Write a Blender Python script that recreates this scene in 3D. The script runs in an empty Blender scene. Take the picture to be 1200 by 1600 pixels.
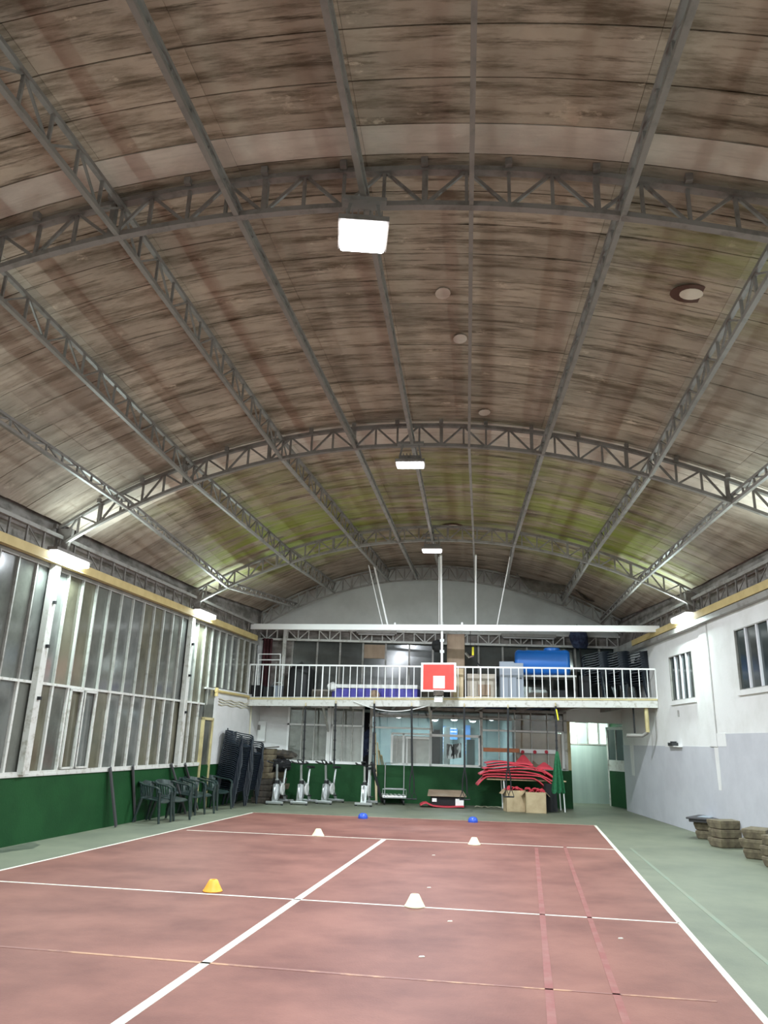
import bpy, bmesh, math, random
from mathutils import Vector, Matrix
random.seed(7)
C = bpy.context.scene.collection
PI = math.pi
# ------------------------------------------------------------------ camera
F = 1170.0; HY = 357.0; ROLL = .030; CH = 1.65
PT = math.atan(HY/F)
cam = bpy.data.objects.new('camera', bpy.data.cameras.new('camera')); C.objects.link(cam)
cam.data.sensor_fit = 'VERTICAL'; cam.data.sensor_height = 24; cam.data.sensor_width = 18
cam.data.lens = F/1600*24; cam.data.clip_start = .05
_R = Vector((1,0,0)); _U = Vector((0,-math.sin(PT),math.cos(PT))); _F = Vector((0,math.cos(PT),math.sin(PT)))
_c, _s = math.cos(ROLL), math.sin(ROLL)
_X = _R*_c+_U*_s; _Y = -_R*_s+_U*_c; _Z = -_F
cam.matrix_world = Matrix(((_X.x,_Y.x,_Z.x,0),(_X.y,_Y.y,_Z.y,0),(_X.z,_Y.z,_Z.z,CH),(0,0,0,1)))
bpy.context.scene.camera = cam
# ------------------------------------------------------------------ world, exposure
sc = bpy.context.scene
sc.view_settings.view_transform = 'Standard'; sc.view_settings.look = 'None'
sc.view_settings.exposure = 0.35; sc.view_settings.gamma = 1; sc.view_settings.use_curve_mapping = False
w = bpy.data.worlds.new('world'); sc.world = w; w.use_nodes = True
w.node_tree.nodes['Background'].inputs[0].default_value = (.03,.035,.05,1)
w.node_tree.nodes['Background'].inputs[1].default_value = .3
P_HIGH, P_SIDE, P_ROOM, P_CORR = 330, 105, 120, 75      # watts of the lamps
COOL = (.86,.93,1.0)
# ------------------------------------------------------------------ survey: a sight line met with a plane of the hall
def ray(px, py):
    x = px-600; y = -(py-800)
    xr = _c*x-_s*y; yr = _s*x+_c*y
    return Vector((xr, F*math.cos(PT)-yr*math.sin(PT), F*math.sin(PT)+yr*math.cos(PT)))
O = Vector((0,0,CH))
def at_z(px, py, z=0.):
    d = ray(px,py); return O+d*((z-CH)/d.z)
def at_plane(px, py, a, n):
    d = ray(px,py); return O+d*((Vector(a)-O).dot(n)/d.dot(n))
# ------------------------------------------------------------------ materials
def pm(name, col, rough=.6, metal=0., col2=None, scale=4., stretch=(1,1,1), bump=0., bscale=20., lo=.4, hi=.62, spec=.5, world=True, detail=5., emit=None, es=0, alpha=None, trans=0.):
    m = bpy.data.materials.new(name); m.use_nodes = True
    nt = m.node_tree; b = nt.nodes['Principled BSDF']; N = nt.nodes.new; L = nt.links.new
    b.inputs['Base Color'].default_value = (*col,1); b.inputs['Roughness'].default_value = rough
    b.inputs['Metallic'].default_value = metal; b.inputs['Specular IOR Level'].default_value = spec
    b.inputs['Transmission Weight'].default_value = trans
    if emit: b.inputs['Emission Color'].default_value = (*emit,1); b.inputs['Emission Strength'].default_value = es
    if world: g = N('ShaderNodeNewGeometry'); src = g.outputs['Position']
    else: g = N('ShaderNodeTexCoord'); src = g.outputs['Object']
    mp = N('ShaderNodeMapping'); mp.inputs['Scale'].default_value = stretch; L(src, mp.inputs[0])
    if col2:
        n = N('ShaderNodeTexNoise'); n.inputs['Scale'].default_value = scale; n.inputs['Detail'].default_value = detail
        n.inputs['Roughness'].default_value = .62
        L(mp.outputs[0], n.inputs[0])
        r = N('ShaderNodeMapRange'); r.inputs[1].default_value = lo; r.inputs[2].default_value = hi; L(n.outputs[0], r.inputs[0])
        x = N('ShaderNodeMix'); x.data_type = 'RGBA'; x.inputs[6].default_value = (*col,1); x.inputs[7].default_value = (*col2,1)
        L(r.outputs[0], x.inputs[0]); L(x.outputs[2], b.inputs['Base Color'])
        m['mix'] = x.name
    if bump:
        n2 = N('ShaderNodeTexNoise'); n2.inputs['Scale'].default_value = bscale; n2.inputs['Detail'].default_value = 3
        L(mp.outputs[0], n2.inputs[0]); bp = N('ShaderNodeBump'); bp.inputs['Strength'].default_value = bump; bp.inputs['Distance'].default_value = .02
        L(n2.outputs[0], bp.inputs['Height']); L(bp.outputs[0], b.inputs['Normal'])
    return m
M = {}
M['white_steel'] = pm('white_painted_steel', (.58,.57,.54), .45, 0, (.33,.30,.25), 9, lo=.52, hi=.72)
M['white_bright'] = pm('bright_white_paint', (.86,.86,.85), .4)
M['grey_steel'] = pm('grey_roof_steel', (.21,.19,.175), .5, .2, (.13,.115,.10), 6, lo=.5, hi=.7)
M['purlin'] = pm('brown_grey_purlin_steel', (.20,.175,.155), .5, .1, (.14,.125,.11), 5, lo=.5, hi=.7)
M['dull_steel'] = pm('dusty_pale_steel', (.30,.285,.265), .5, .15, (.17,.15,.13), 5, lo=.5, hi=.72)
M['green_wall'] = pm('green_wall_paint', (.012,.066,.020), .55, 0, (.009,.052,.016), 1.6, bump=.1, bscale=30, spec=.2)
M['white_wall'] = pm('white_plaster', (.72,.71,.70), .75, 0, (.63,.62,.60), 1.3, bump=.08, bscale=25, lo=.45, hi=.7)
M['grey_paint'] = pm('blue_grey_wall_paint', (.51,.51,.545), .65, 0, (.47,.47,.505), 2., bump=.06)
M['gable'] = pm('grey_white_gable_sheet', (.56,.56,.54), .8, 0, (.48,.48,.46), 1.2)
M['concrete'] = pm('bare_concrete', (.36,.35,.33), .85, 0, (.26,.25,.23), 3.)
M['eave'] = pm('stained_eave_board', (.30,.27,.25), .85, 0, (.14,.125,.11), 2.5, stretch=(1,1,2))
M['yellow_beam'] = pm('ochre_painted_steel', (.56,.43,.19), .5, 0, (.48,.36,.15), 3.)
M['cream'] = pm('cream_painted_steel', (.58,.49,.26), .6, 0, (.45,.37,.19), 4.)
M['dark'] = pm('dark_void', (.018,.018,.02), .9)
M['black_rubber'] = pm('black_rubber', (.015,.015,.017), .6)
M['strap'] = pm('black_webbing', (.012,.012,.014), .8)
M['navy_plastic'] = pm('dark_navy_plastic', (.012,.017,.026), .38)
M['green_plastic'] = pm('dark_green_plastic', (.014,.026,.025), .3, 0, (.022,.036,.034), 20)
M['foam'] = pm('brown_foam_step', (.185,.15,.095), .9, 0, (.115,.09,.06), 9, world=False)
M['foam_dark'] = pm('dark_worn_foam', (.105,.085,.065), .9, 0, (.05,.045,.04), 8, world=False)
M['foam_lid'] = pm('charcoal_step_lid', (.05,.045,.05), .6)
M['red_mat'] = pm('red_foam_mat', (.66,.055,.085), .7, 0, (.52,.04,.06), 5)
M['red_board'] = pm('red_backboard_face', (.72,.055,.04), .5, 0, (.62,.045,.035), 6)
M['cardboard'] = pm('brown_cardboard', (.52,.40,.25), .85, 0, (.44,.33,.20), 4)
M['brown_board'] = pm('brown_chipboard', (.33,.235,.165), .7, 0, (.27,.19,.13), 5, stretch=(1,1,.3))
M['orange_wood'] = pm('orange_wood', (.60,.21,.09), .5, 0, (.50,.16,.06), 8, stretch=(1,1,6))
M['pale_wood'] = pm('pale_pine', (.62,.50,.32), .6, 0, (.50,.38,.22), 6, stretch=(3,3,.5))
M['blue_tank'] = pm('blue_polythene', (.015,.15,.55), .4)
M['violet'] = pm('violet_blue_mat', (.055,.045,.30), .6, 0, (.09,.08,.36), 5)
M['grey_cabinet'] = pm('blue_grey_cabinet', (.27,.30,.35), .5)
M['silver'] = pm('silver_metal', (.62,.63,.64), .28, .75)
M['chrome'] = pm('chrome', (.8,.8,.8), .15, 1.)
M['white_plastic'] = pm('white_plastic', (.72,.72,.70), .4)
M['cone_orange'] = pm('orange_cone', (.95,.42,.04), .5)
M['cone_white'] = pm('pale_yellow_cone', (.90,.84,.55), .5)
M['blue_dome'] = pm('blue_dome', (.03,.09,.55), .35)
M['yellow_tag'] = pm('yellow_tag', (.85,.75,.03), .5)
M['green_net'] = pm('green_cloth', (.012,.14,.055), .8, 0, (.008,.08,.03), 25)
M['navy_cloth'] = pm('navy_cloth', (.02,.025,.06), .9, 0, (.05,.07,.13), 10)
M['black_cloth'] = pm('black_cloth', (.014,.014,.016), .85)
M['beige'] = pm('beige_panel', (.50,.45,.38), .8, 0, (.40,.36,.30), 3)
M['lilac'] = pm('lilac_window_lining', (.62,.60,.64), .7)
M['beige_light'] = pm('pale_filler', (.75,.68,.58), .8)
M['mullion_grey'] = pm('worn_grey_white_paint', (.42,.42,.39), .5, 0, (.28,.27,.24), 7, lo=.5, hi=.7)
M['backing'] = pm('dark_roof_backing', (.12,.10,.08), .9)
M['tarp'] = pm('dusty_tarpaulin', (.24,.215,.185), .85, 0, (.15,.13,.11), 5)
M['pipe_cream'] = pm('cream_pipe', (.6,.56,.42), .5)
M['line_white'] = pm('white_court_paint', (.70,.66,.58), .65, 0, (.45,.31,.26), 22, lo=.52, hi=.78, spec=.2)
M['line_faint'] = pm('worn_pink_court_paint', (.55,.34,.28), .6, 0, (.36,.17,.135), 6, lo=.4, hi=.6)
M['line_orange'] = pm('worn_orange_court_paint', (.42,.23,.14), .6, 0, (.22,.095,.078), 2.2, lo=.44, hi=.54)
M['line_red'] = pm('dark_red_court_paint', (.225,.062,.055), .6, 0, (.25,.10,.085), 5)
M['line_green'] = pm('worn_pale_court_paint', (.19,.20,.145), .6, 0, (.17,.215,.16), 3)
M['emit'] = pm('lamp_diffuser', (1,1,1), .5, emit=(.93,.96,1.), es=14)
M['emit_side'] = pm('tube_diffuser', (1,1,1), .5, emit=(.88,1.,.99), es=10)
M['emit_room'] = pm('office_lamp', (1,1,1), .5, emit=(.8,.95,1.), es=9)
M['glass_dark'] = pm('dark_window_glass', (.035,.045,.045), .12)
M['curtain'] = pm('grey_blind', (.60,.58,.56), .85, 0, (.52,.50,.48), 6)
M['curtain_dark'] = pm('dark_grey_blind', (.30,.29,.265), .8, 0, (.22,.21,.19), 5)
M['curtain_beige'] = pm('beige_roller_blind', (.46,.36,.27), .85, 0, (.40,.31,.23), 4)
M['curtain_brown'] = pm('brown_roller_blind', (.21,.155,.12), .85, 0, (.17,.125,.10), 4)
M['office_wall'] = pm('pale_blue_office_wall', (.26,.335,.325), .8, 0, (.20,.26,.26), 1.5)
M['office_blue'] = pm('blue_poster', (.07,.22,.52), .6)
M['teal_dark'] = pm('dark_teal_partition', (.06,.12,.12), .5)
M['sheet_green'] = pm('pale_green_enamel_sheet', (.50,.60,.55), .30, .4, (.44,.54,.50), 2, bump=.05, bscale=9, stretch=(3,3,.15))
M['emit_corr'] = pm('lit_corridor_glass', (.8,.9,.85), .4, emit=(.75,1.,.9), es=.35)
M['ring'] = pm('rust_brown_stain', (.10,.045,.03), .8)
# clear glass
m = bpy.data.materials.new('clear_glass'); m.use_nodes = True; nt = m.node_tree; nt.nodes.clear()
o_ = nt.nodes.new('ShaderNodeOutputMaterial'); mx = nt.nodes.new('ShaderNodeMixShader'); tr = nt.nodes.new('ShaderNodeBsdfTransparent'); gl = nt.nodes.new('ShaderNodeBsdfGlossy')
tr.inputs[0].default_value = (.97,.985,.98,1); gl.inputs['Roughness'].default_value = .03; mx.inputs[0].default_value = .07
nt.links.new(tr.outputs[0], mx.inputs[1]); nt.links.new(gl.outputs[0], mx.inputs[2]); nt.links.new(mx.outputs[0], o_.inputs[0]); M['clear'] = m
# glazed wall sheets: three tints of translucent ribbed sheet, slightly wavy
def pane_mat(name, c, r): 
    return pm(name, c, r, .0, tuple(x*.62 for x in c), 1.6, (1,1,.8), .05, 1.6, spec=1.)
M['pane'] = [pane_mat('grey_sheet_glass',(.130,.132,.115),.11), pane_mat('olive_sheet_glass',(.135,.125,.088),.15), pane_mat('pale_sheet_glass',(.15,.155,.145),.10)]
M['pane_up'] = pane_mat('upper_dark_glass',(.065,.07,.066),.12)
# ceiling boards: streaked damp stains, green growth towards the far haunches
def ceiling_mat(name, base, dirt, amount):
    m = bpy.data.materials.new(name); m.use_nodes = True; nt = m.node_tree; b = nt.nodes['Principled BSDF']; N = nt.nodes.new; L = nt.links.new
    b.inputs['Roughness'].default_value = .8
    g = N('ShaderNodeNewGeometry')
    def noise(sc_, st, det=6, rg=.65):
        mp = N('ShaderNodeMapping'); mp.vector_type = 'TEXTURE'; mp.inputs['Scale'].default_value = tuple(1/q for q in st); mp.inputs['Rotation'].default_value = (0,0,-.149); L(g.outputs['Position'], mp.inputs[0])
        n = N('ShaderNodeTexNoise'); n.inputs['Scale'].default_value = sc_; n.inputs['Detail'].default_value = det; n.inputs['Roughness'].default_value = rg
        L(mp.outputs[0], n.inputs[0]); return n.outputs[0]
    def rng(s, a, c, lo=0., hi=1.):
        r = N('ShaderNodeMapRange'); r.inputs[1].default_value = a; r.inputs[2].default_value = c; r.inputs[3].default_value = lo; r.inputs[4].default_value = hi; L(s, r.inputs[0]); return r.outputs[0]
    def mul(a, c):
        k = N('ShaderNodeMath'); k.operation = 'MULTIPLY'
        for i, v in enumerate((a,c)):
            if isinstance(v, (int,float)): k.inputs[i].default_value = v
            else: L(v, k.inputs[i])
        return k.outputs[0]
    def mix(f, a, c):
        x = N('ShaderNodeMix'); x.data_type = 'RGBA'; L(f, x.inputs[0])
        for i, v in ((6,a),(7,c)):
            if isinstance(v, tuple): x.inputs[i].default_value = (*v,1)
            else: L(v, x.inputs[i])
        return x.outputs[2]
    col = mix(rng(noise(.8,(1,1.6,1)), .38, .66), base, tuple(x*.66 for x in base))
    col = mix(mul(rng(noise(1.5,(.55,3.6,.6),8,.7), .47, .64), amount), col, dirt)
    col = mix(mul(rng(noise(3.2,(.35,5.5,.5),8,.72), .54, .66), amount), col, tuple(x*.65 for x in dirt))
    col = mix(mul(rng(noise(2.4,(.9,1.6,1),7,.7), .62, .68), .7*min(1,amount)), col, tuple(min(1,x*1.35) for x in base))
    # green growth
    for cx, cy, rx, ry, k in ((-2.2,16.9,3.0,3.2,1.0),(4.6,16.0,2.3,3.4,.95),(1.5,15.5,5.5,3.6,.6),(3.6,6.2,1.5,1.2,.4),(-3.,13.,1.8,1.5,.35),(2.6,12.6,3.,2.0,.35)):
        sp = N('ShaderNodeSeparateXYZ'); L(g.outputs['Position'], sp.inputs[0])
        def d2(s, c0, r0):
            a = N('ShaderNodeMath'); a.operation = 'SUBTRACT'; L(s, a.inputs[0]); a.inputs[1].default_value = c0
            q = N('ShaderNodeMath'); q.operation = 'DIVIDE'; L(a.outputs[0], q.inputs[0]); q.inputs[1].default_value = r0
            return mul(q.outputs[0], q.outputs[0])
        s_ = N('ShaderNodeMath'); s_.operation = 'ADD'; L(d2(sp.outputs[0],cx,rx), s_.inputs[0]); L(d2(sp.outputs[1],cy,ry), s_.inputs[1])
        f = mul(rng(s_.outputs[0], 1.0, .1), mul(rng(noise(1.3,(.5,2.4,.6),7), .40, .60), k*min(1,amount)))
        col = mix(f, col, (.26,.31,.045))
    oi = N('ShaderNodeObjectInfo'); hs = N('ShaderNodeHueSaturation'); L(col, hs.inputs['Color']); L(rng(oi.outputs['Random'],0,1,.88,1.10), hs.inputs['Value'])
    L(hs.outputs[0], b.inputs['Base Color'])
    bp = N('ShaderNodeBump'); bp.inputs['Strength'].default_value = .25; bp.inputs['Distance'].default_value = .02; L(noise(6,(.6,2,1)), bp.inputs['Height']); L(bp.outputs[0], b.inputs['Normal'])
    return m
M['ceiling'] = ceiling_mat('stained_ceiling_board', (.435,.350,.270), (.110,.076,.044), .95)
M['ceiling_side'] = ceiling_mat('pale_ceiling_board', (.43,.355,.285), (.17,.125,.085), .75)
M['band'] = ceiling_mat('clean_ceiling_strip', (.64,.55,.47), (.32,.25,.18), .25)
M['court'] = pm('red_court_surface', (.245,.108,.086), .6, 0, (.150,.060,.050), .9, (1,1.2,1), .12, 60, .34, .66, spec=.22, detail=12.)
M['green_floor'] = pm('green_court_surface', (.170,.180,.128), .6, 0, (.112,.122,.090), .9, (1,1,1), .12, 50, .38, .72, spec=.4, detail=8.)
# ------------------------------------------------------------------ mesh helpers
class MB:
    def __init__(s): s.v = []; s.f = []
    def add(s, vs, fs):
        n = len(s.v); s.v += [tuple(v) for v in vs]; s.f += [tuple(i+n for i in f) for f in fs]; return s
    def box(s, x0, x1, y0, y1, z0, z1, M_=None):
        vs = [Vector((x,y,z)) for z in (z0,z1) for y in (y0,y1) for x in (x0,x1)]
        if M_: vs = [M_@v for v in vs]
        return s.add(vs, [(0,2,3,1),(4,5,7,6),(0,1,5,4),(2,6,7,3),(0,4,6,2),(1,3,7,5)])
    def bar(s, p, q, w, d=None, up=None):
        p = Vector(p); q = Vector(q); d = d or w; a = (q-p).normalized()
        u = Vector(up) if up else (Vector((0,0,1)) if abs(a.z) < .95 else Vector((1,0,0)))
        x = a.cross(u).normalized(); y = x.cross(a)
        vs = [e+x*(i*w/2)+y*(j*d/2) for e in (p,q) for j in (-1,1) for i in (-1,1)]
        return s.add(vs, [(0,2,3,1),(4,5,7,6),(0,1,5,4),(2,6,7,3),(0,4,6,2),(1,3,7,5)])
    def tube(s, pts, r, n=8, cap=True):
        pts = [Vector(p) for p in pts]; rr = r if isinstance(r, (list,tuple)) else [r]*len(pts)
        rings = []; u = None
        for i, p in enumerate(pts):
            a = (pts[min(i+1,len(pts)-1)]-pts[max(i-1,0)]).normalized()
            if u is None: u = a.orthogonal().normalized()
            u = (u-a*u.dot(a)).normalized(); w_ = a.cross(u)
            rings.append([p+(u*math.cos(2*PI*k/n)+w_*math.sin(2*PI*k/n))*rr[i] for k in range(n)])
        vs = [v for r_ in rings for v in r_]; fs = []
        for i in range(len(pts)-1):
            for k in range(n): fs.append((i*n+k, i*n+(k+1)%n, (i+1)*n+(k+1)%n, (i+1)*n+k))
        if cap: fs.append(tuple(range(n))[::-1]); fs.append(tuple((len(pts)-1)*n+k for k in range(n)))
        return s.add(vs, fs)
    def lathe(s, prof, n=20, c=(0,0,0)):
        vs = [(c[0]+r*math.cos(2*PI*k/n), c[1]+r*math.sin(2*PI*k/n), c[2]+z) for r, z in prof for k in range(n)]
        fs = [(i*n+k, i*n+(k+1)%n, (i+1)*n+(k+1)%n, (i+1)*n+k) for i in range(len(prof)-1) for k in range(n)]
        fs.append(tuple(range(n))[::-1]); fs.append(tuple((len(prof)-1)*n+k for k in range(n)))
        return s.add(vs, fs)
    def prism(s, poly, z0, z1, M_=None):
        n = len(poly); vs = [Vector((x,y,z)) for z in (z0,z1) for x, y in poly]
        if M_: vs = [M_@v for v in vs]
        return s.add(vs, [tuple(range(n))[::-1], tuple(range(n,2*n))]+[(i,(i+1)%n,n+(i+1)%n,n+i) for i in range(n)])
    def sheet(s, fn, nu, nv, th, up=None):
        """a grid fn(u,v)->point with real thickness"""
        P = [[Vector(fn(i/nu, j/nv)) for j in range(nv+1)] for i in range(nu+1)]
        if up is None:
            up = (P[nu][0]-P[0][0]).cross(P[0][nv]-P[0][0]); up = up.normalized() if up.length > 1e-9 else Vector((0,0,1))
        up = Vector(up)*th; W = nv+1; n0 = (nu+1)*W
        vs = [p for r_ in P for p in r_]+[p+up for r_ in P for p in r_]; fs = []
        for i in range(nu):
            for j in range(nv):
                a,b,c,d = i*W+j,(i+1)*W+j,(i+1)*W+j+1,i*W+j+1
                fs.append((a,d,c,b)); fs.append((a+n0,b+n0,c+n0,d+n0))
        for i in range(nu):
            for j, fl in ((0,0),(nv,1)):
                a,b = i*W+j,(i+1)*W+j; fs.append((a,b,b+n0,a+n0) if not fl else (b,a,a+n0,b+n0))
        for j in range(nv):
            for i, fl in ((0,1),(nu,0)):
                a,b = i*W+j,i*W+j+1; fs.append((a,b,b+n0,a+n0) if not fl else (b,a,a+n0,b+n0))
        return s.add(vs, fs)
    def mesh(s, name, mat, smooth=False):
        me = bpy.data.meshes.new(name); me.from_pydata(s.v, [], s.f); me.update()
        bm = bmesh.new(); bm.from_mesh(me); bmesh.ops.recalc_face_normals(bm, faces=bm.faces); bm.to_mesh(me); bm.free()
        if smooth:
            me.polygons.foreach_set('use_smooth', [True]*len(me.polygons)); me.set_sharp_from_angle(angle=.7)
        if mat: me.materials.append(mat)
        return me
    def build(s, name, mat, parent=None, smooth=False, bevel=0):
        o = bpy.data.objects.new(name, s.mesh(name, mat, smooth)); C.objects.link(o)
        if parent: o.parent = parent
        if bevel:
            b = o.modifiers.new('bevel','BEVEL'); b.width = bevel; b.segments = 2; b.limit_method = 'ANGLE'
        return o
def empty(name, mat=None, loc=None, rz=0):
    o = bpy.data.objects.new(name, None); C.objects.link(o)
    if mat is not None: o.matrix_world = mat
    if loc is not None: o.location = loc; o.rotation_euler = (0,0,rz)
    return o
def tag(o, label=None, cat=None, group=None, kind=None):
    if label: o['label'] = label
    if cat: o['category'] = cat
    if group: o['group'] = group
    if kind: o['kind'] = kind
    return o
def struct(o): o['kind'] = 'structure'; return o
def copy_tree(o, parent=None):
    c = o.copy(); C.objects.link(c); c.parent = parent
    for ch in KIDS.get(o.name, []): copy_tree(ch, c)
    return c
KIDS = {}
def kids(o):
    bpy.context.view_layer.update()
    for x in [o]+list(o.children_recursive): KIDS[x.name] = list(x.children)
UNIT = {}
def unit(mat, name='bar'):
    k = (mat.name, name)
    if k not in UNIT: UNIT[k] = MB().box(-.5,.5,-.5,.5,-.5,.5).mesh(name, mat)
    return UNIT[k]
def bar_obj(name, p, q, w, d, mat, parent, up=None):
    """a straight steel member as an object of its own sharing one unit mesh; d is its size along up"""
    p = Vector(p); q = Vector(q); a = (q-p); ln = a.length; a.normalize()
    u = Vector(up) if up else (Vector((0,0,1)) if abs(a.z) < .95 else Vector((1,0,0)))
    x = a.cross(u).normalized(); y = x.cross(a); m_ = (p+q)/2
    o = bpy.data.objects.new(name, unit(mat, name)); C.objects.link(o)
    if parent: o.parent = parent
    o.matrix_local = Matrix(((a.x*ln,x.x*w,y.x*d,m_.x),(a.y*ln,x.y*w,y.y*d,m_.y),(a.z*ln,x.z*w,y.z*d,m_.z),(0,0,0,1)))
    return o
def box_obj(name, x0, x1, y0, y1, z0, z1, mat, parent):
    o = bpy.data.objects.new(name, unit(mat, name)); C.objects.link(o)
    if parent: o.parent = parent
    o.location = ((x0+x1)/2,(y0+y1)/2,(z0+z1)/2); o.scale = (abs(x1-x0),abs(y1-y0),abs(z1-z0)); return o
# ------------------------------------------------------------------ frames of the three walls (x along the wall, z up)
def frame(o, d):
    d = Vector(d).normalized(); n = Vector((0,0,1)).cross(d)
    return Matrix(((d.x,n.x,0,o[0]),(d.y,n.y,0,o[1]),(0,0,1,o[2] if len(o) > 2 else 0),(0,0,0,1)))
FL = frame((-5.42-.19*11.86, 0), (.19,1,0))      # left: +y is outward
FR = frame((6.9-.04*21.4, 0), (.04,1,0))         # right: +y is into the hall
FB = frame((-2.67, 22.4), (1,-.04,0))            # back: +y is outward
SL_, SR_ = math.hypot(.19,1), math.hypot(.04,1)
def onL(px, py): p = at_plane(px, py, FL.translation, FL.to_3x3()@Vector((0,1,0))); return FL.inverted()@p
def onR(px, py): p = at_plane(px, py, FR.translation, FR.to_3x3()@Vector((0,1,0))); return FR.inverted()@p
def onB(px, py): p = at_plane(px, py, FB.translation, FB.to_3x3()@Vector((0,1,0))); return FB.inverted()@p
XL = 22.55*SL_           # where the left wall meets the back wall
XR = 22.0*SR_
BX0, BX1 = -1.0, 9.6     # the back wall from corner to corner
# ------------------------------------------------------------------ roof surface
def lerp_tab(tab, y):
    if y <= tab[0][0]: return tab[0][1]
    for (a, va), (b, vb) in zip(tab, tab[1:]):
        if y <= b:
            k = (y-a)/(b-a)
            return tuple(p+(q-p)*k for p, q in zip(va, vb)) if isinstance(va, tuple) else va+(vb-va)*k
    return tab[-1][1]
RT = [(6.65,(4.5,1.8,.7)),(12.,(4.5,1.67,.25)),(17.24,(4.5,1.52,0.)),(22.,(4.75,1.5,.1)),(23,(4.78,1.5,.1))]
TT = [(1.35,(.10,.19,.288,.383,.484,.56,.663,.75,.87)),(6.65,(.10,.19,.301,.392,.487,.562,.663,.765,.88)),(12.,(.099,.188,.312,.414,.491,.566,.661,.792,.887)),
      (17.24,(.075,.203,.345,.430,.498,.581,.661,.803,.900)),(22.,(.096,.203,.357,.436,.505,.599,.686,.84,.945))]
def slope(yl): return -.15 if yl <= 17.24 else -.15+(.10)*min(1,(yl-17.24)/4.76)
def bottom_pt(t, yl, up=0.):
    s = slope(yl); lx = -5.42+.19*(yl-11.86); c = 6.9-.04*21.4
    wd = (c-(lx-.04*yl))/(1-.04*s); sp, ri, ti = lerp_tab(RT, yl); k = 2*t-1
    z = sp+ri*(1-abs(k)**2.1)+ti*-(t-.5)*(1-k**4)
    return Vector((lx+t*wd, yl+s*t*wd, z+up))
TOP = .44
# ------------------------------------------------------------------ floor and court
fl = MB().box(-14,14,-8,30,-.15,0).build('floor', M['green_floor']); struct(fl)
def cs(px, py): p = at_z(px,py); return (p.x,p.y)
LLd = (Vector(cs(400,1270))-Vector(cs(0,1362))); ll0 = Vector(cs(0,1362)); rr0 = Vector(cs(930,1290)); RRd = Vector(cs(930,1290))-Vector(cs(1197,1597))
def onl(y): return ll0+LLd*((y-ll0.y)/LLd.y)
def onr(y): return rr0+RRd*((y-rr0.y)/RRd.y)
far_l = Vector(cs(395,1270)); far_r = Vector(cs(930,1290)); nl = onl(-5); nr = onr(-5)
ct = MB().prism([tuple(nl),tuple(nr),tuple(far_r),tuple(far_l)],0,.003).build('trim_1', M['court'], fl)
ct.name = 'court_surface'
def court_line(p, q, wd, mat, z=.003):
    p = Vector(p); q = Vector(q); d = (q-p).normalized(); n = Vector((-d.y,d.x))*wd/2
    n_seg = max(1,int((q-p).length/.9)); pts_a = []; pts_b = []
    for i in range(n_seg+1):
        r_ = p.lerp(q,i/n_seg); j = 1+random.uniform(-.10,.10)
        pts_a.append(tuple(r_+n*j)); pts_b.append(tuple(r_-n*j))
    mb = MB()
    for i in range(n_seg): mb.prism([pts_b[i],pts_b[i+1],pts_a[i+1],pts_a[i]], z, z+.0025)
    return mb.build('court_line', mat, fl)
court_line(onl(-5), far_l, .045, M['line_white']); court_line(onr(-5), far_r, .055, M['line_white'])
cd = Vector(cs(600,1312))-Vector(cs(185,1600)); c1_ = Vector(cs(600,1312)); court_line(c1_-cd*2, c1_, .075, M['line_white'])
court_line(cs(0,1378) if False else onl(9.42), cs(1062,1443), .040, M['line_white'])
court_line(cs(292,1297.5), cs(965,1328), .045, M['line_white'])
court_line(far_l, far_r, .03, M['line_faint'])
court_line(cs(-40,1476.5), cs(600,1528), .04, M['line_orange'])
court_line(cs(600,1528), cs(1120,1566), .03, M['line_orange'])
court_line(cs(838,1325), cs(868,1660), .055, M['line_red']); court_line(cs(882,1322), cs(1000,1660), .055, M['line_red'])
court_line(cs(985,1325), cs(1230,1530), .05, M['line_green'], 0)
def stain(pts, name):
    c = Vector((sum(p[0] for p in pts)/len(pts), sum(p[1] for p in pts)/len(pts)))
    MB().prism([tuple(p) for p in pts], 0, .0015).build(name, M['floor_stain'], fl)
M['floor_stain'] = pm('damp_floor_stain', (.065,.075,.055), .5, 0, (.11,.12,.09), 3)
stain([cs(-30,1338),cs(20,1330),cs(52,1326),(cs(63,1320)),cs(50,1316),cs(28,1321),cs(0,1327),cs(-30,1331)],'damp_stain')
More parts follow.
